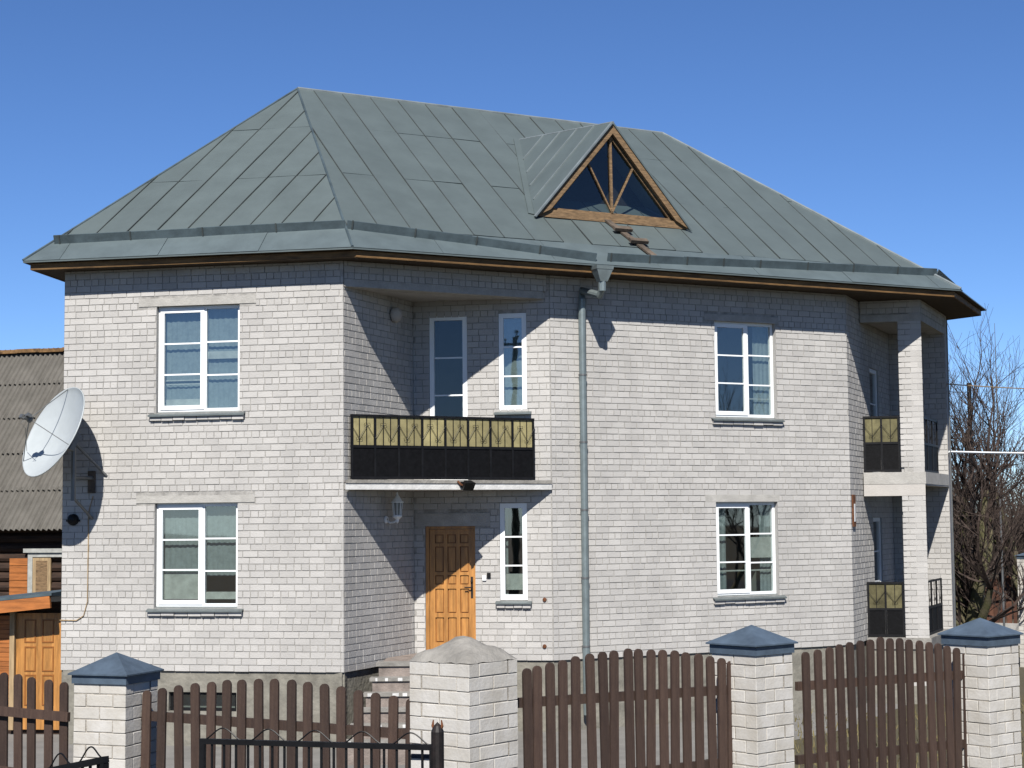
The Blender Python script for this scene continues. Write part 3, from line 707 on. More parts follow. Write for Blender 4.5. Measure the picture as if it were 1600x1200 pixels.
m = MB(); k = 6; zz = [J3.z + (.25-J3.z)*i/k for i in range(k+1)]
for i in range(k):
    m.tube([WR.P(pu, zz[i], .085), WR.P(pu, zz[i+1], .085)], [.062, .058], 12)
m.build('pipe', M['zinc'], dp, smooth=False)
for i in range(1, k):
    m = MB(); m.lathe(WR.P(pu, zz[i]-.02, .085), (0, 0, 1), [(0, .06), (0, .069), (.03, .069), (.03, .06)], 12); m.bar(WR.P(pu+.03, zz[i]-.005, .085), WR.P(pu+.03, zz[i]-.005, -.02), .02, .02); m.build('pipe_clip', M['steel'], dp)

# ------------------------------------------------------------------ dormer
g1, g2 = at(836, 338, plane=mp), at(1071, 359, plane=mp)
gd = up3(g2, 0)-up3(g1, 0); gd.normalize(); gn = Vector((gd.y, -gd.x, 0))
GP = ((g1+g2)/2, gn)
ap = at(952.5, 196, plane=GP)
rbk = at(812, 221, plane=mp)
m = MB(); t = Vector((0, 0, .03)); ov = gn*.12
def slope_slab(m, a, b, c):                  # a eave front, b apex front, c back
    n = (b-a).cross(c-a).normalized(); n = n if n.z > 0 else -n
    m.prism([a, b, c], n*.03)
bk1 = at(826, 330, plane=mp)
slope_slab(m, g1+ov+(g1-ap)*.03, ap+ov, rbk)
slope_slab(m, g2+ov+(g2-ap)*.03, ap+ov, rbk)
dm = m.build('dormer', M['roof'], house)
for f_ in (.18, .36, .54, .72):               # bright folded seams on the dormer slope
    a = g1+ov+(ap-g1)*(f_*.9+.08); 
    n = (ap-g1).cross(rbk-g1).normalized(); n = n if n.z > 0 else -n
    lo = g1+ov+(rbk-(g1+ov))*f_; hi = ap+ov+(rbk-(ap+ov))*f_
    m = MB(); m.bar(lo+n*.035, hi+n*.035, .02, .022, n); m.build('seam', M['flash'], dm)
m = MB(); m.tube([ap+ov+z_*.02, rbk+z_*.02], .028, 6); m.build('ridge_cap', M['flash'], dm)
m = MB(); n = (ap-g1).cross(rbk-g1).normalized(); n = n if n.z > 0 else -n
m.bar(g1+ov*1.0+n*.035+(g1-ap)*.03, ap+ov+n*.035, .05, .025, n); m.build('edge_flashing', M['flash'], dm)
m = MB(); m.bar(rbk+(g1-rbk)*.0+nm*.03, g1+nm*.03, .25, .012, nm); m.build('valley_sheet', M['roof'], dm)
def tri_in(k, off=0.):                        # gable triangle shrunk towards its middle
    c = g1*.28+g2*.28+ap*.44; return [c+(p-c)*k+gn*off for p in (g1, g2, ap)]
o1, i1 = tri_in(1.0), tri_in(.83)
for k in range(3):
    a, b, c, d = o1[k], o1[(k+1) % 3], i1[(k+1) % 3], i1[k]
    m = MB(); q = .10 if k else .05; m.prism([p+gn*q for p in ((a, b, c, d) if True else ())], -gn*.06); m.build('barge_board' if k else 'sill_board', M['oldwood'], dm)
i2, i3 = tri_in(.83, .01), tri_in(.77, .01)
for k in range(3):
    m = MB(); m.prism([i2[k], i2[(k+1) % 3], i3[(k+1) % 3], i3[k]], -gn*.05); m.build('window_frame', M['oldwood'], dm)
m = MB(); m.face([p-gn*.03 for p in i3]); m.build('pane', M['glassdark'], dm)
bc = (i3[0]+i3[1])/2
for tp in (i3[2], i3[0]+(i3[2]-i3[0])*.62, i3[1]+(i3[2]-i3[1])*.62):
    m = MB(); m.bar(bc-gn*.01, tp-gn*.01, .042 if tp is i3[2] else .026, .035, gn); m.build('glazing_bar', M['oldwood'], dm)
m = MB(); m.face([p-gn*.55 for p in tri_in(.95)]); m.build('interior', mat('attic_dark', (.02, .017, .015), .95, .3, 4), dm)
# climbing plank on the roof below the dormer
lad = thing('roof_ladder', tuple(at(985, 375, plane=mp)), 'short wooden crawl ladder lying on the roof below the attic window', 'ladder')
p, q = at(944, 346, plane=mp)+nm*.05, at(1022, 405, plane=mp)+nm*.05
m = MB(); m.bar(p, q, .11, .03, nm); m.build('plank', M['greywood'], lad)
for f_ in (.34, .66):
    c = p+(q-p)*f_+nm*.05; m = MB(); m.bar(c-dR*.17, c+dR*.17, .10, .055, nm); m.build('step', M['greywood'], lad)

# ------------------------------------------------------------------ satellite dish
dc = at(90, 678, depth=25.92)
dn = Vector((-.68, -.62, .42)).normalized()
RD, DEP = .735, .17
bu, bz = WL.uz(143, 742)
sat = thing('satellite_dish', tuple(WL.P(bu, bz, 0)), 'large round pale satellite dish on the left corner of the brick house', 'dish')
m = MB(); prof = []; vb = dc - dn*DEP*.55
N_ = 10
prof = [(DEP*(i/N_)**2, RD*i/N_) for i in range(N_+1)]
m.lathe(vb, dn, prof + [(DEP+.012, RD+.012), (DEP-.006, RD+.016)] + [(DEP*(i/N_)**2-.014, RD*i/N_) for i in range(N_, -1, -1)], 48)
m.build('reflector', M['dish'], sat, smooth=True)
fp = vb + dn*.60
xx = dn.orthogonal().normalized(); yy = dn.cross(xx)
uz_ = (Vector((0, 0, 1))-dn*dn.z).normalized(); ux_ = dn.cross(uz_)
for a in (80, 200, 320):
    rp = vb+dn*DEP+(ux_*math.cos(R(a))+uz_*math.sin(R(a)))*RD
    m = MB(); m.tube([rp, rp+(fp-rp)*.5+dn*.01, fp], .007, 6); m.build('strut', M['steel'], sat)
m = MB(); m.lathe(fp, -dn, [(-.09, .02), (-.09, .04), (-.02, .04), (0, .055), (.03, .055), (.04, .02)], 12); m.box(fp+dn*.08+ux_*.06, ux_*.04, uz_*.03, dn*.04); m.box(fp+dn*.06-ux_*.07+uz_*.03, ux_*.03, uz_*.025, dn*.035)
m.build('feed_horn', M['steel'], sat)
m = MB(); m.tube([fp+dn*.05, fp-uz_*.12+dn*.1, fp-uz_*.15, vb+dn*DEP-uz_*.3+ux_*.6], .004, 5); m.build('feed_cable', M['steel'], sat)
pw = WL.P(bu+.02, bz-.05, 0)
hub = vb-dn*.10
m = MB(); m.tube([vb-dn*.02, hub-dn*.05], .07, 10); m.box(hub-dn*.08, ux_*.09, uz_*.14, dn*.04); m.build('mount_plate', M['steel'], sat)
m = MB(); k = hub-dn*.1; m.tube([k, Vector((k.x, k.y, 0))*1+Vector((0, 0, pw.z)), pw], .035, 8); m.tube([Vector((k.x, k.y, pw.z-.35)), Vector((k.x, k.y, k.z+.12))], .038, 8)
m.tube([Vector((k.x, k.y, pw.z-.3)), WL.P(bu+.02, pw.z-.62, 0)], .022, 8); m.tube([k, WL.P(bu+.25, bz-.02, 0)], .02, 8); m.build('wall_arm', M['steel'], sat)
m = MB(); bars(m, WL, [(bu-.05, bu+.07, bz-.28, bz+.06)], .025, .03); m.build('wall_plate', M['greywood'], sat)
# cable down the wall
cab = []
for x, y in ((146, 775), (139, 800), (138, 880), (137, 940), (131, 962), (120, 969.5), (94, 969)):
    u, z = WL.uz(x, y); cab.append(WL.P(u, z, .012))
cab = [cab[0]] + [cab[i]+(cab[i+1]-cab[i])*f_ for i in range(len(cab)-1) for f_ in (.33, .67, 1)]
m = MB(); m.tube(cab, .008, 6); m.build('wall_cable', M['palewood'], label='pale cable running down the brick wall below the satellite dish', cat='cable')
u, z = WL.uz(115, 812)
m = MB(); m.lathe(WL.P(u, z, 0), WL.n, [(0, .09), (.05, .085), (.10, .05), (.115, .0)], 16); bars(m, WL, [(u-.11, u+.11, z-.03, z+.0)], .03, .03); m.build('vent_hood', M['black'], house)

# ------------------------------------------------------------------ lamps
u, z = WS.uz(603, 806)
lan = thing('wall_lantern', tuple(WS.P(u, z, 0)), 'white coach lantern on the recess wall beside the front door', 'lantern')
c = WS.P(u, z, .20)
m = MB(); m.lathe(WS.P(u, z-.06, 0), WS.n, [(0, .06), (.02, .055), (.03, .02)], 10); m.tube([WS.P(u, z-.06, .0), WS.P(u, z-.11, .07), WS.P(u, z-.10, .15), WS.P(u, z-.06, .20)], .014, 8); m.build('bracket', M['white'], lan)
m = MB(); m.lathe(c, (0, 0, 1), [(-.12, .0), (-.10, .02), (-.06, .025), (-.02, .07), (0, .075), (.012, .06)], 8); m.build('base', M['white'], lan)
m = MB(); m.lathe(c, (0, 0, 1), [(.012, .055), (.20, .075)], 8); m.build('lamp_glass', M['lampglass'], lan)
for k in range(8):
    a = k*math.pi/4; m = MB(); m.bar(c+Vector((.06*math.cos(a), .06*math.sin(a), .01)), c+Vector((.08*math.cos(a), .08*math.sin(a), .2)), .009, .009); m.build('cage_bar', M['white'], lan)
m = MB(); m.lathe(c, (0, 0, 1), [(.20, .10), (.215, .10), (.23, .075), (.30, .035), (.315, .02), (.36, .012), (.37, .0)], 12); m.build('lamp_roof', M['white'], lan)
u, z = WS.uz(613, 492)
gl_ = thing('globe_lamp', tuple(WS.P(u, z, 0)), 'round wall lamp high in the recess above the balcony', 'lamp')
m = MB(); m.lathe(WS.P(u, z, 0), WS.n, [(0, .09), (.03, .09), (.03, .06)], 16); m.build('lamp_base', M['black'], gl_)
m = MB(); m.lathe(WS.P(u, z, .02), WS.n, [(0, .11), (.04, .125), (.09, .11), (.13, .06), (.145, .0)], 18); m.build('lamp_shade', M['whitewash'], gl_, smooth=True)
u, z = WM.uz(723, 757)
fl = thing('floodlight', tuple(WM.P(u, z, .06)), 'small black floodlight on the white edge of the balcony slab', 'floodlight')
c = WM.P(u+.01, z-.01, .16)
m = MB(); x_, n_ = WM.d, WM.n
tilt = (n_*.8-z_*.6); upt = tilt.cross(x_).normalized(); upt = upt if upt.z > 0 else -upt
m.hexa([c-x_*.06-upt*.045-tilt*.06, c+x_*.06-upt*.045-tilt*.06, c+x_*.09-upt*.07+tilt*.05, c-x_*.09-upt*.07+tilt*.05, c-x_*.06+upt*.045-tilt*.06, c+x_*.06+upt*.045-tilt*.06, c+x_*.09+upt*.07+tilt*.05, c-x_*.09+upt*.07+tilt*.05])
m.build('lamp_body', M['black'], fl)
m = MB(); m.bar(WM.P(u-.08, z, .05), c-x_*.1, .02, .02); m.bar(WM.P(u-.12, z+.05, .056), WM.P(u-.07, z, .07), .03, .03); m.build('bracket', M['rust'], fl)
m = MB(); bars(m, WM, [(u-.07, u+.09, z-.05, z+.04)], .075, .018); m.build('back_plate', M['black'], fl)
# enamel sign at the corner
u, z0_ = WK.uz(1333.5, 823); z1_ = WK.uz(1333.5, 773)[1]
sg = thing('corner_plate', tuple(WK.P(u, z0_, 0)), 'narrow rusty brown and white plate on the right house corner', 'plate')
m = MB(); bars(m, WK, [(u-.10, u+.10, z0_, z1_)], .03, .028); m.build('backing', M['rust'], sg)
m = MB(); bars(m, WK, [(u-.05, u+.05, z0_+.09, z1_-.16)], .036, .005); m.build('white_field', M['white'], sg)
# small fittings by the door
for x, y in ((757, 903), (764, 899)):
    u, z = WB.uz(x, y); m = MB(); bars(m, WB, [(u-.03, u+.03, z-.04, z+.04)], .025, .024); m.build('door_bell', M['white'] if x == 757 else M['black'], label='white doorbell box on the brick beside the front door' if x == 757 else 'black bell push on the brick beside the front door', cat='doorbell')
for x, y, k in ((851, 937, 1), (851, 1010, 0)):
    u, z = WB.uz(x, y); m = MB(); m.lathe(WB.P(u, z, 0), WB.n, [(0, .035), (.02, .03), (.025, .0)], 8); m.build('rusty_anchor', M['rust'], house)

# ------------------------------------------------------------------ fence pillars
def pillar(px, depth, rot, w, ytop, ch, label, group='brick pillars of the street fence', cap='metal', apex=None, eave_y=None, zbase=0., vis_y=1200, ov=.035):
    N = at(px, 1100, depth=depth); N.z = 0
    a = R(rot); dl = Vector((math.cos(a), -math.sin(a), 0)); dr = Vector((math.sin(a), math.cos(a), 0))
    ztop = at(px, ytop, depth=depth).z; zvis = at(px, vis_y+25, depth=depth).z
    ctr = N - dl*w/2 + dr*w/2
    t = thing('brick_pillar', (ctr.x, ctr.y, zbase), label, 'pillar', group)
    sh = MB(); g = .007
    co = [N-dl*w, N, N+dr*w, N-dl*w+dr*w]
    cc = [p+(ctr-p).normalized()*g*1.41 for p in co]; cc = [Vector((p.x, p.y, 0)) for p in cc]
    sh.hexa([up3(p, zbase) for p in cc]+[up3(p, ztop-.003) for p in cc]); sh.build('mortar_core', M['postmortar'], t)
    ww = .12; full = w/2; rn = random.Random(int(px)); low = MB(); k = 0; z = ztop; cach = {}
    while z > zbase+.05:
        zb = z-ch+.009
        e = []                               # bricks: (start, along, length, inward)
        if k % 2 == 0:
            for s0, al, inn in ((co[0], dl, dr), (co[2], -dl, -dr)): e += [(s0, al, 0, full, inn), (s0, al, full, w, inn)]
            for s0, al, inn in ((co[1], dr, -dl), (co[3], -dr, dl)): e += [(s0, al, ww, w-ww, inn)]
        else:
            for s0, al, inn in ((co[1], dr, -dl), (co[3], -dr, dl)): e += [(s0, al, 0, full, inn), (s0, al, full, w, inn)]
            for s0, al, inn in ((co[0], dl, dr), (co[2], -dl, -dr)): e += [(s0, al, ww, w-ww, inn)]
        for s0, al, u0, u1, inn in e:
            j0 = .005 if u0 > .001 else 0; j1 = .005 if u1 < w-.001 else 0
            tint = .25+.75*rn.random(); q = rn.uniform(0, .004)
            if z > zvis:
                L_ = round(u1-u0-j0-j1, 3); key = (L_, int(tint*6)); me = cach.get(key)
                if me is None:
                    mm = MB(); h = (z-zb)/2; bv = .0035; x0, x1 = -L_/2, L_/2
                    fr = [(x0+bv, 0, -h+bv), (x1-bv, 0, -h+bv), (x1-bv, 0, h-bv), (x0+bv, 0, h-bv)]; bk = [(x0, bv, -h), (x1, bv, -h), (x1, bv, h), (x0, bv, h)]; dp_ = [(x0, ww-.008, -h), (x1, ww-.008, -h), (x1, ww-.008, h), (x0, ww-.008, h)]
                    mm.quads([(0, 1, 2, 3)] + [(i, 4+i, 4+(i+1) % 4, (i+1) % 4) for i in range(4)] + [(4+i, 8+i, 8+(i+1) % 4, 4+(i+1) % 4) for i in range(4)], fr+bk+dp_, tint)
                    me = cach[key] = mm.mesh('brick', M['postbrick'])
                c = s0 + al*((u0+j0+u1-j1)/2) + inn*q; inst('brick', me, t, (c.x, c.y, (z+zb)/2), math.atan2(al.y, al.x))
            else:
                p0, p1 = s0+al*(u0+j0)+inn*q, s0+al*(u1-j1)+inn*q
                low.hexa([up3(p, h_) for h_ in (zb, z) for p in (p0, p1, p1+inn*.1, p0+inn*.1)], tint)
        z -= ch; k += 1
    if low.v: low.build('bricks', M['postbrick'], t, kind='stuff')
    ro = lambda k_: [up3(ctr+(p-ctr)*(1+2*k_/w), 0) for p in co]
    apz = at(apex[0], apex[1], depth=ctr.y).z; ez = at(px, eave_y, depth=depth).z
    if cap == 'metal':
        m = MB(); m.hexa([up3(p, ztop-.015) for p in ro(.012)]+[up3(p, ez-.004) for p in ro(.012)]); m.build('cap_sleeve', M['blue'], t)
        m = MB(); b_ = [up3(p, ez) for p in ro(ov)]; tp = up3(ctr, apz)
        for i in range(4): m.face([b_[i], b_[(i+1) % 4], tp])
        m.face([p-z_*.012 for p in b_][::-1])
        for i in range(4): m.face([b_[i]-z_*.012, b_[(i+1) % 4]-z_*.012, b_[(i+1) % 4], b_[i]])
        m.build('cap', M['blue'], t)
    else:
        bm = bmesh.new(); G = 14; vs = []
        for i in range(G+1):
            row = []
            for j in range(G+1):
                a_, b__ = i/G*2-1, j/G*2-1; r_ = max(abs(a_), abs(b__)); s_ = 1-r_
                hgt = s_**.92*(apz-ztop)*(1+.04*math.sin(i*2.1+j*1.3)) + .012*random.uniform(-1, 1) + (.02 if r_ < 1 else 0)
                p = ctr+dl*(a_*w/2*1.0)+dr*(b__*w/2*1.0); row.append(bm.verts.new(Vector((p.x, p.y, ztop+.002+max(hgt, .0)))-origin(t)))
            vs.append(row)
        for i in range(G):
            for j in range(G): bm.faces.new((vs[i][j], vs[i+1][j], vs[i+1][j+1], vs[i][j+1]))
        bmesh.ops.recalc_face_normals(bm, faces=bm.faces)
        me = bpy.data.meshes.new('cap'); bm.to_mesh(me); bm.free(); me.materials.append(M['concrete']); me.polygons.foreach_set('use_smooth', [True]*len(me.polygons))
        o = bpy.data.objects.new('cap', me); COL.objects.link(o); o.parent = t
    return ctr
pc1 = pillar(196, 14.0, 20, .49, 1067, .102, 'brick pillar with blue metal cap left of the house steps', apex=(187, 1019), eave_y=1054)
pc2 = pillar(733, 12.8, 38, .585, 1039, .1022, 'broad brick corner pillar with rough concrete cap in front of the door', cap='concrete', apex=(731, 997), eave_y=1039)
pc3 = pillar(1182, 14.2, 48, .475, 1022, .1018, 'brick pillar with blue metal cap between the two right fence sections', apex=(1177, 976), eave_y=1008)
pc4 = pillar(1546, 15.6, 50, .48, 1007.5, .1014, 'brick pillar with blue metal cap at the right edge of the street fence', apex=(1534, 965), eave_y=993.5)

# ------------------------------------------------------------------ picket fences
pk_mesh = {}
def picket_mesh(w, h):
    key = (w, h)
    if key not in pk_mesh:
        m = MB(); r_ = w/2; pts = [(-r_, 0, -h), (r_, 0, -h)] + [(r_*math.cos(a), 0, -r_+r_*math.sin(a)) for a in [math.pi*i/8 for i in range(9)]]
        m.prism([Vector(p) for p in pts], (0, .022, 0)); pk_mesh[key] = m.mesh('picket', M['picket'])
    return pk_mesh[key]
def picket_fence(p, q, centers, tops, rails, label, pw=.077, h=2.0, name='picket_fence', base=True, group='picket fence sections between pillars', zb=.42, seed=1):
    d = (q-p); d.z = 0; d.normalize(); n = Vector((d.y, -d.x, 0)); rn = random.Random(seed); mid = (p+q)/2
    t = thing(name, (mid.x, mid.y, 0), label, 'fence', group)
    pl = (Vector((p.x, p.y, 0)), n); ang = math.atan2(d.y, d.x)
    for x, y in zip(centers, tops):
        P = at(x, y, plane=pl); inst('picket', picket_mesh(pw, round(h, 2)), t, P+n*.022, rot=(0, rn.uniform(-.018, .018), ang))
    for yr, th in rails:
        a = at(centers[0], yr[0], plane=pl); b = at(centers[-1], yr[1], plane=pl); z1 = a + (a-b).normalized()*.07; z2 = b+(b-a).normalized()*.05
        m = MB(); m.bar(z1-n*.022, z2-n*.022, .04, th); m.build('rail', M['picket'], t)
    if base:
        a = p+d*.2; b = q-d*.2; m = MB(); m.bar(up3(a, .11), up3(b, .11), .25, .62); m.build('footing', M['concrete'], t)
    return t
cL = [231, 255, 280, 306, 332, 356, 379, 405, 430, 457, 482, 508, 534, 561, 588, 616, 643]
tL = [1078.5, 1074.6, 1070.4, 1067, 1065, 1062, 1061.6, 1060.3, 1060.3, 1061.6, 1065, 1068, 1072, 1078, 1082, 1086.6, 1091]
picket_fence(pc1, pc2, cL, tL, [((1119, 1148), .075), ((1215, 1262), .075)], 'brown picket fence with an arched top before the left house front', seed=2, h=1.6)
cA = [822, 838, 858, 878, 898, 920, 940, 958, 980, 996, 1016, 1034, 1053, 1070, 1090, 1108, 1126, 1141]
tA = [1044, 1040, 1035, 1031, 1025, 1021, 1018, 1016, 1013, 1013.5, 1014.5, 1015, 1016, 1019, 1021, 1025, 1028, 1032]
picket_fence(pc2, pc3, cA, tA, [((1098, 1078), .075), ((1226, 1192), .075)], 'brown picket fence with an arched top between concrete-capped and blue-capped pillars', seed=3, h=1.75)
cB = [1257, 1276, 1294.5, 1310, 1326, 1342.6, 1358.5, 1374, 1389, 1404, 1418.6, 1435, 1450, 1464, 1478, 1493, 1508]
tB = [1018.5, 1014.6, 1011, 1006.5, 1003, 1000.6, 999, 995, 997, 996.7, 999, 1000.6, 1003, 1005, 1008.7, 1012, 1016]
picket_fence(pc3, pc4, cB, tB, [((1072, 1054), .075), ((1187, 1162), .075)], 'brown picket fence with an arched top between the two rightmost blue-capped pillars', seed=4, h=1.8)
pc0 = pc1 + (pc1-pc2)*1.02
cZ = [99, 75, 48, 27, 5, -18, -42, -66, -90, -114]
tZ = [1066, 1062, 1058, 1053.5, 1051, 1049, 1048, 1047, 1048, 1049]
picket_fence(pc1, pc0, cZ, tZ, [((1119, 1100), .075), ((1215, 1190), .075)], 'end of a brown picket fence at the left picture edge', seed=5, h=1.6)

# ------------------------------------------------------------------ black iron gates in the street
def gate(depth, pts, x0, x1, step, label, post=None, rail=.028):
    a, b = at(*pts[0], depth=depth[0]), at(*pts[1], depth=depth[1])
    t = thing('iron_gate', ((a.x+b.x)/2, (a.y+b.y)/2, 0), label, 'gate', 'black iron gate leaves in the street')
    d = (b-a).normalized(); L_ = (b-a).length
    m = MB(); m.bar(a, b, rail, rail); m.build('top_rail', M['black'], t)
    m = MB(); m.bar(up3(a, a.z-1.55), up3(b, b.z-1.55), rail, rail); m.build('bottom_rail', M['black'], t)
    n = max(2, round(L_/step))
    for i in range(n+1):
        p = a+d*(L_*i/n); m = MB(); th = rail if i in (0, n) else .011; p = p + d*(rail/2 if i == 0 else -rail/2 if i == n else 0)
        m.bar(p-z_*.014, p-z_*1.55, th, th, d); m.build('bar', M['black'], t)
    k = max(1, round(L_/.28))
    for i in range(k):
        c = a+d*(L_*(i+.5)/k); pts_ = [c+d*((s/10-1)*.12)+z_*(.015+.032*math.cos((s/10-1)*math.pi)+.025) for s in range(21)]
        m = MB(); m.tube(pts_, .004, 5); m.build('scroll', M['black'], t)
    if post:
        P = at(post[0], post[1], depth=depth[1]-.02); m = MB(); m.lathe(up3(P, 0), (0, 0, 1), [(0, .034), (P.z-.03, .034), (P.z-.02, .03), (P.z, .02), (P.z+.02, 0)], 12); m.build('gate_post', M['rustiron'], t)
        for s in (-1, 1):
            m = MB(); m.tube([P+d*.012*s-z_*.03, P+d*.026*s+z_*.0, P+d*.022*s+z_*.03], [.009, .008, .003], 6); m.build('finial', M['rust'], t)
        bx = at(658, 1183, depth=depth[1]+.08); m = MB(); m.box(bx, d*.055, Vector((0, .02, 0)), z_*.014); m.build('latch_box', M['navy'], t)
    return t
gate((9.4, 9.0), ((313, 1158), (680, 1168)), 313, 680, .072, 'black iron gate leaf with thin wavy scrolls before the corner pillar', post=(683.5, 1134))
gate((8.4, 8.0), ((70, 1206), (166, 1186.5)), 70, 166, .072, 'curled tip of a black iron gate leaf before the left pillar', rail=.03)

# ------------------------------------------------------------------ barn on the left
bd = d2(R(-15)); bn = Vector((bd.y, -bd.x, 0)); BO = at(97, 828, depth=42); BE = BO.z
barn = thing('wooden_barn', (BO.x-5, BO.y+2, 0), 'old log barn with grey corrugated slate roof behind the house', 'barn')
ridge = at(97, 546, depth=46.4); run = 4.4; rise = ridge.z-BE
slp = Vector((-bn.x*run, -bn.y*run, rise)); sl_len = slp.length; sdir = slp.normalized(); snrm = bd.cross(sdir).normalized(); snrm = snrm if snrm.z > 0 else -snrm
bo = up3(BO, BE)+bd*3.5
rows_ = 5; rl = sl_len/rows_; sheet_w = 1.05; cols_ = 15
def wave_mesh(L_):
    m = MB(); n = 7; sub = 6; K = n*sub
    pr = [(-sheet_w*i/K, .036*math.cos(2*math.pi*i/sub)) for i in range(K+1)]
    for (x0, h0), (x1, h1) in zip(pr, pr[1:]):
        m.face([Vector((x1, -.0, h1+.012)), Vector((x0, -.0, h0+.012)), Vector((x0, L_+.12, h0)), Vector((x1, L_+.12, h1))])
        m.face([Vector((x1, 0, h1+.012)), Vector((x1, 0, h1-.004)), Vector((x0, 0, h0-.004)), Vector((x0, 0, h0+.012))])
    return m.mesh('slate_sheet', M['slate'], smooth=False)
wm = wave_mesh(rl); rotm = Matrix((bd, sdir, snrm)).transposed().to_euler()
for i in range(rows_):
    for j in range(cols_):
        c = bo + sdir*(rl*i) - bd*(sheet_w*j*.985 + (.5*sheet_w if i % 2 else 0)) + snrm*random.uniform(0, .012)
        inst('slate_sheet', wm, barn, c, rot=rotm)
m = MB(); a = bo+slp
for k in range(22):
    m.box(a-bd*(.7*k)+snrm*.03+z_*random.uniform(0, .03), bd*.36, (-bn)*.16, z_*.05)
m.build('ridge_cap', M['lichen'], barn)
wf = up3(bo, 0)-bn*.55                         # wall line below the eave
WBN = Wall(wf-bd*15, wf)
for k in range(int(BE/.24)+1):
    m = MB(); z = .12+k*.24; m.tube([WBN.P(0, z, -.1), WBN.P(WBN.len, z, -.1)], .125, 10); m.build('log', M['log'], barn)
m = MB(); m.face([bo+slp, bo+slp-bd*15, bo+slp*2-bd*15-z_*rise*2, bo+slp*2-z_*rise*2]); m.build('rear_roof', M['slate'], barn)
m = MB(); b1 = wf; b2 = wf-bn*(run*2-1.1)
for s in (0, 15): m.face([up3(b1-bd*s, 0), up3(b2-bd*s, 0), up3(b2-bd*s, BE), up3((b1+b2)/2-bd*s, BE+rise-.15), up3(b1-bd*s, BE)])
m.face([up3(b2, 0), up3(b2-bd*15, 0), up3(b2-bd*15, BE), up3(b2, BE)]); m.build('end_wall', M['log'], barn)
# lit boards and shuttered window
r_ = px_rect(WBN, 17, 872, 45, 930); m = MB()
for k in range(5):
    zz_ = r_[2]+(r_[3]-r_[2])*k/5; m = MB(); bars(m, WBN, [(r_[0], r_[1], zz_+.006, zz_+(r_[3]-r_[2])/5-.006)], .07, .05); m.build('board', M['orangewood'], barn)
r_ = px_rect(WBN, 46, 862, 110, 934)
m = MB(); bars(m, WBN, frame_rects(r_[0], r_[1], r_[2]-.3, r_[3], .13), .09, .08); bars(m, WBN, [(r_[0]-.1, r_[1]+.1, r_[3]-.02, r_[3]+.08)], .14, .16); wn = m.build('window_surround', M['paleblue'], barn)
m = MB(); bars(m, WBN, [(r_[0]+.13, r_[0]+.62, r_[2]-.3, r_[3]-.14)], .07, .05); m.build('shutter', M['palewood'], wn)
m = MB(); bars(m, WBN, [(r_[0]+.22, r_[0]+.53, r_[2]-.2, r_[3]-.22)], .078, .006); m.build('shutter_panel', M['oldwood'], wn)
# porch with the pine door
PD = 27.7
WP = Wall(at(-60, 1000, depth=PD+.3), at(99, 1000, depth=PD)); WP.p.z = 0
por = thing('porch', (WP.P(1, 0).x, WP.P(1, 0).y, 0), 'small orange wooden porch with pine panel door at the left picture edge', 'porch')
def pr(x0, y0, x1, y1, off, th, name, mt, parent=None):
    r = px_rect(WP, x0, y0, x1, y1); m = MB(); bars(m, WP, [r], off, th); return m.build(name, M[mt], parent or por)
f1, f2 = WP.uz(-60, 941), WP.uz(99, 924.5); g_ = WP.uz(40, 936)[1]-WP.uz(40, 946)[1]
m = MB(); m.hexa([WP.P(f1[0], f1[1]-g_*.4, .45), WP.P(f2[0], f2[1]-g_*.4, .45), WP.P(f2[0], f2[1]-g_-.05, -1.1), WP.P(f1[0], f1[1]-g_-.05, -1.1), WP.P(f1[0], f1[1], .45), WP.P(f2[0], f2[1], .45), WP.P(f2[0], f2[1]+.04, -1.1), WP.P(f1[0], f1[1]+.04, -1.1)]); m.build('porch_roof', M['gutter'], por)
m = MB(); m.bar(WP.P(f1[0], f1[1]-g_*.4-.10, .42), WP.P(f2[0]-.03, f2[1]-g_*.4-.10, .42), .05, .19); m.build('fascia_board', M['orangewood'], por)
pr(16.5, 955, 24, 1140, .06, .10, 'door_post', 'palewood')
for k in range(24):
    y0 = 962+k*7.2; pr(-60, y0, 16, y0+6.6, .0, .03, 'board', 'orangewood')
m = MB(); bars(m, WP, [(0, WP.len, -.1, f1[1])], -.06, .08); m.build('backing', M['log'], por)
pd = pr(24.5, 958, 97, 1140, .0, .05, 'porch_door', 'door')
for x0, x1 in ((40, 54), (67.5, 82)):
    for y0, y1 in ((970, 1002), (1012, 1047), (1056, 1100)):
        r = px_rect(WP, x0, y0, x1, y1); m = MB(); bars(m, WP, frame_rects(r[0]-.02, r[1]+.02, r[2]-.02, r[3]+.02, .02), .010, .02); m.build('moulding', M['doorline'], pd)

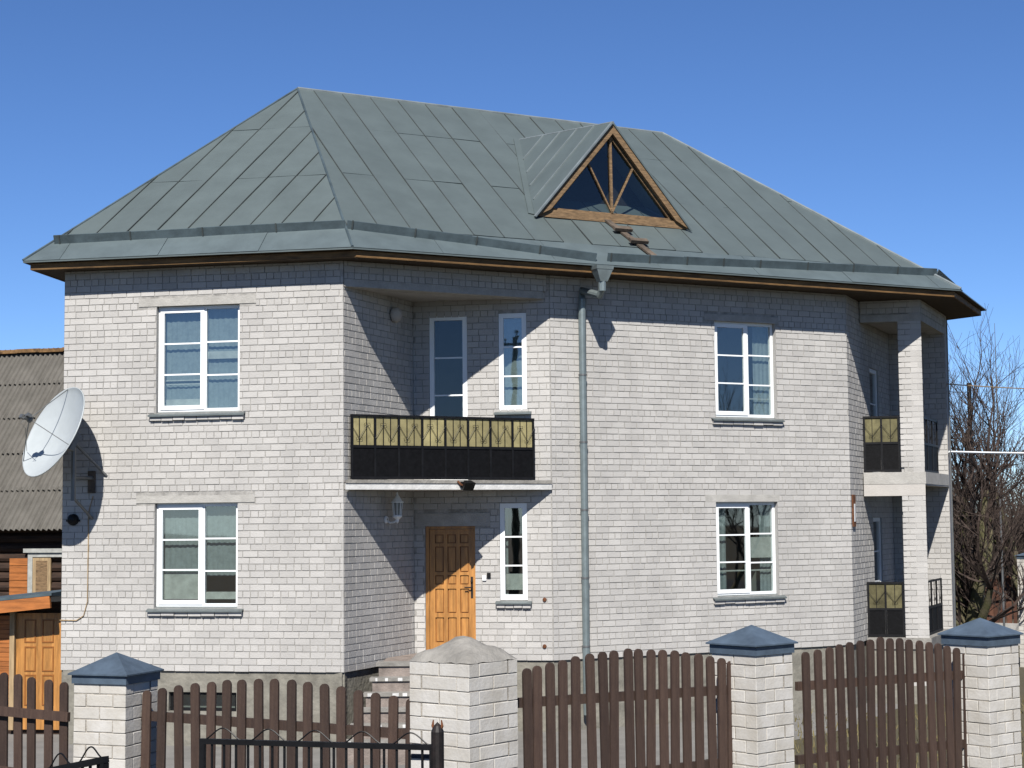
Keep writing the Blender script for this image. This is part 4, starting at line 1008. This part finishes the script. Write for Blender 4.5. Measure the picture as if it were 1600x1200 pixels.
# ------------------------------------------------------------------ bare trees, shrubs, far fence
def grow(rn, segs, p, d, L_, r, lvl, maxl, up=.12, bend=.22, nb=(2, 4), spread=.7):
    n = 4; pts = [p]; rad = [r]
    for i in range(n):
        d = (d + Vector((rn.uniform(-1, 1), rn.uniform(-1, 1), rn.uniform(-.6, 1)))*bend + Vector((0, 0, up*.3))).normalized()
        p = p + d*(L_/n); pts.append(p); rad.append(max(r*(1-.45*(i+1)/n), .0035))
    segs.append((lvl, pts, rad))
    if lvl >= maxl: return
    for k in range(rn.randint(*nb)):
        i = rn.randint(1, n); q = pts[i]; v = Vector((rn.uniform(-1, 1), rn.uniform(-1, 1), rn.uniform(-.2, .9))); v = (d*(1-spread*.5)+v*spread).normalized()
        grow(rn, segs, q, v, L_*rn.uniform(.55, .85), rad[i]*rn.uniform(.5, .72), lvl+1, maxl, up, bend, nb, spread)
    grow(rn, segs, pts[-1], (d+Vector((rn.uniform(-1, 1), rn.uniform(-1, 1), .2))*.25).normalized(), L_*.8, rad[-1]*.9, lvl+1, maxl, up, bend, nb, spread)
def bare_tree(name, loc, label, cat, starts, L_, r, maxl, seed, group=None, thick=1, nb=(2, 4), spread=.7, up=.12, mat2='twig'):
    rn = random.Random(seed); t = thing(name, loc, label, cat, group); segs = []
    for d in starts: grow(rn, segs, Vector(loc), Vector(d).normalized(), L_, r, 0, maxl, up=up, nb=nb, spread=spread)
    m = MB(); m2 = MB()
    for lvl, pts, rad in segs:
        (m if lvl <= thick else m2).tube(pts, rad, 7 if lvl <= thick else 3, cap=False)
    m.build('trunk' if cat == 'tree' else 'stems', M['bark'] if cat == 'tree' else M['brush'], t, smooth=True); m2.build('crown' if cat == 'tree' else 'twigs', M[mat2], t); return t
bare_tree('apple_tree', tuple(at(1507, 1040, z=0)), 'old bare apple tree with mossy forked trunk right of the house', 'tree', [(.02, 0, 1), (.16, -.1, 1)], 2.25, .23, 5, 11, spread=.9, up=.06, nb=(3, 4))
bare_tree('garden_tree', (13.6, 45, 0), 'bare spreading tree behind the apple tree at the right picture edge', 'tree', [(-.1, 0, 1)], 2.5, .17, 5, 31, spread=.9, up=.05, nb=(3, 4))
for k, (x, y, s, L_) in enumerate(((11.9, 50, 41, 1.5), (13.4, 53, 42, 1.6), (15.0, 49, 43, 1.5), (16.3, 55, 44, 1.7), (12.7, 58, 45, 1.8))):
    rn = random.Random(s); st = [(rn.uniform(-.6, .6), rn.uniform(-.6, .6), 1) for _ in range(9)]
    bare_tree('bare_shrub', (x, y, 0), ('tall bare brown shrub at the right house corner behind the apple tree', 'dense bare shrub behind the brown garden fence', 'bare shrub above the right end of the garden fence', 'tallest bare shrub at the right picture edge', 'far bare shrub in the gap beside the house')[k], 'shrub', st, L_, .035, 3, s, 'bare shrubs behind the garden fence', thick=0, nb=(3, 4), spread=.8, mat2='brush')
# brushwood mass far behind
m = MB(); rn = random.Random(77)
for k in range(26000):
    x = rn.uniform(9, 36); y = rn.uniform(54, 72); h = rn.uniform(3.0, 5.6)+.5*math.sin(x*.9); z = rn.random()**.8*h
    d = Vector((rn.uniform(-.6, .6), rn.uniform(-.4, .4), rn.uniform(.2, 1))).normalized()*rn.uniform(.5, 1.3); p = Vector((x, y, z)); s = Vector((.02, 0, 0)) if rn.random() < .5 else Vector((.01, 0, .02))
    m.face([p-s, p+s, p+d*.6+s*.6+Vector((0, .05, 0)), p+d]); 
m.build('brushwood', M['brush'], kind='stuff', label='far brown mass of leafless brushwood at the right', cat='brushwood')
# far garden fence and pillar
fa, fb = at(1478, 930, depth=46), at(1610, 935, depth=44.5)
ff = thing('garden_fence', ((fa.x+fb.x)/2, (fa.y+fb.y)/2, 0), 'dark brown garden fence of loose vertical boards behind the apple tree', 'fence'); d = up3(fb-fa, 0).normalized(); n_ = Vector((d.y, -d.x, 0)); L_ = up3(fb-fa, 0).length
rn = random.Random(5); u = 0; zt = at(1520, 899, depth=45.5).z; z0_ = at(1520, 972, depth=45.5).z
while u < L_:
    wd = rn.uniform(.07, .15); c = up3(fa, 0)+d*(u+wd/2); hh = zt+rn.uniform(-.12, .1); m = MB(); m.hexa([up3(c-d*wd/2, z0_), up3(c+d*wd/2, z0_), up3(c+d*wd/2-n_*.02, z0_), up3(c-d*wd/2-n_*.02, z0_), up3(c-d*wd/2, hh), up3(c+d*wd/2, hh), up3(c+d*wd/2-n_*.02, hh), up3(c-d*wd/2-n_*.02, hh)]); m.build('board', M['fenceboard'], ff); u += wd+rn.uniform(.01, .07)
for z in (z0_+.25, zt-.35):
    m = MB(); m.bar(up3(fa, z)-n_*.05, up3(fb, z)-n_*.05, .05, .09); m.build('rail', M['picket'], ff)
m = MB(); m.bar(up3(fa, z0_/2), up3(fb, z0_/2), .25, z0_); m.build('footing', M['lintel'], ff)
P = pillar(1630, 38, 40, .5, 872, .1, 'small distant brick pillar at the right picture edge', group=None, apex=(1631, 860), eave_y=868, vis_y=990)
# a utility pole and a bare street tree outside the frame: the window panes mirror them
gp = WB.uz(803, 524, -.02); gp = WB.P(gp[0], gp[1], -.02); vd = (gp-Vector((0, 0, EYE))).normalized(); rd = vd-WB.n*2*vd.dot(WB.n); pp = gp+rd*((-9-gp.y)/rd.y)
up_ = thing('utility_pole', (pp.x, pp.y, 0), 'wooden utility pole with three insulators mirrored in the upper narrow window', 'pole')
m = MB(); m.tube([(pp.x, pp.y, 0), (pp.x, pp.y, pp.z)], [.16, .11], 10); m.build('post', M['bark'], up_)
m = MB(); m.bar((pp.x-.55, pp.y, pp.z-.35), (pp.x+.55, pp.y, pp.z-.35), .09, .11); m.build('crossarm', M['greywood'], up_)
for k in (-.45, 0, .45):
    m = MB(); m.lathe((pp.x+k, pp.y, pp.z-.3 if k else pp.z), (0, 0, 1), [(0, .02), (.12, .02), (.12, .06), (.2, .05), (.24, .0)], 8); m.build('insulator', M['black'], up_)
bare_tree('street_tree', (17.5, 21.5, 0), 'bare street tree standing right of the view mirrored in the right windows', 'tree', [(0, 0, 1)], 2.7, .2, 5, 19, spread=.75)
# poles and wires
def pole(x, y0, y1, dep, r_, mt, label):
    a, b = at(x, y1, depth=dep), at(x, y0, depth=dep); m = MB(); m.tube([up3(b, 0), b], [r_*1.15, r_], 10); m.tube([b-z_*.02, b+z_*.03], [r_*1.3, r_*.9], 10); return m.build('pole', M[mt], label=label, cat='pole')
pole(1514, 600, 720, 42, .055, 'black', 'dark metal post with short top cap beside the apple tree')
m = MB(); b = at(1554, 505, depth=43); m.tube([up3(b, 0), up3(b, b.z*.6), b], [.03, .022, .006], 8); m.build('antenna_mast', M['steel'], label='thin grey mast rising above the bare branches at the right', cat='mast')
def wire(a, b, r_, mt, label, sag=.1, name='wire'):
    pts = [a+(b-a)*i/12 - z_*sag*4*(i/12)*(1-i/12) for i in range(13)]; m = MB(); m.tube(pts, r_, 5); m.build(name, M[mt], label=label, cat='wire')
wire(up3(HR, at(1480, 706, depth=HR.y).z)+dL*.02, at(1720, 709, depth=36), .022, 'white', 'thick white cable running right from the house corner', .01, 'cable')
wire(up3(HR, at(1481, 600, depth=HR.y).z)+dL*.02, at(1720, 610, depth=41), .012, 'palewood', 'thin pale overhead wire from the upper house corner', .03)
wire(up3(HR, at(1481, 611, depth=HR.y).z)+dL*.02, at(1514, 612, depth=42), .008, 'steel', 'short grey wire from the house to the dark post', .02)
m = MB(); g = up3(HR, 0); m.tube([g+dL*.05+z_*(TOP-.1), g+dL*.05+z_*.3], .012, 6); m.build('lightning_rod', M['steel'], label='thin metal conductor down the right house edge', cat='conductor')

# dry grass in the strip by the house
m = MB(); rn = random.Random(3)
for k in range(9000):
    x = rn.uniform(3.4, 14); y = rn.uniform(16, 36); h = rn.uniform(.05, .16); a = rn.uniform(0, 6.28); s = Vector((math.cos(a), math.sin(a), 0))*.012
    if (Vector((x, y, 0))-Q0).dot(nR) > -.3: continue
    p = Vector((x, y, 0)); m.face([p-s, p+s, p+Vector((rn.uniform(-.06, .06), rn.uniform(-.06, .06), h))])
m.build('grass', M['grass'], kind='stuff', label='short dry grass along the right side of the house', cat='grass')
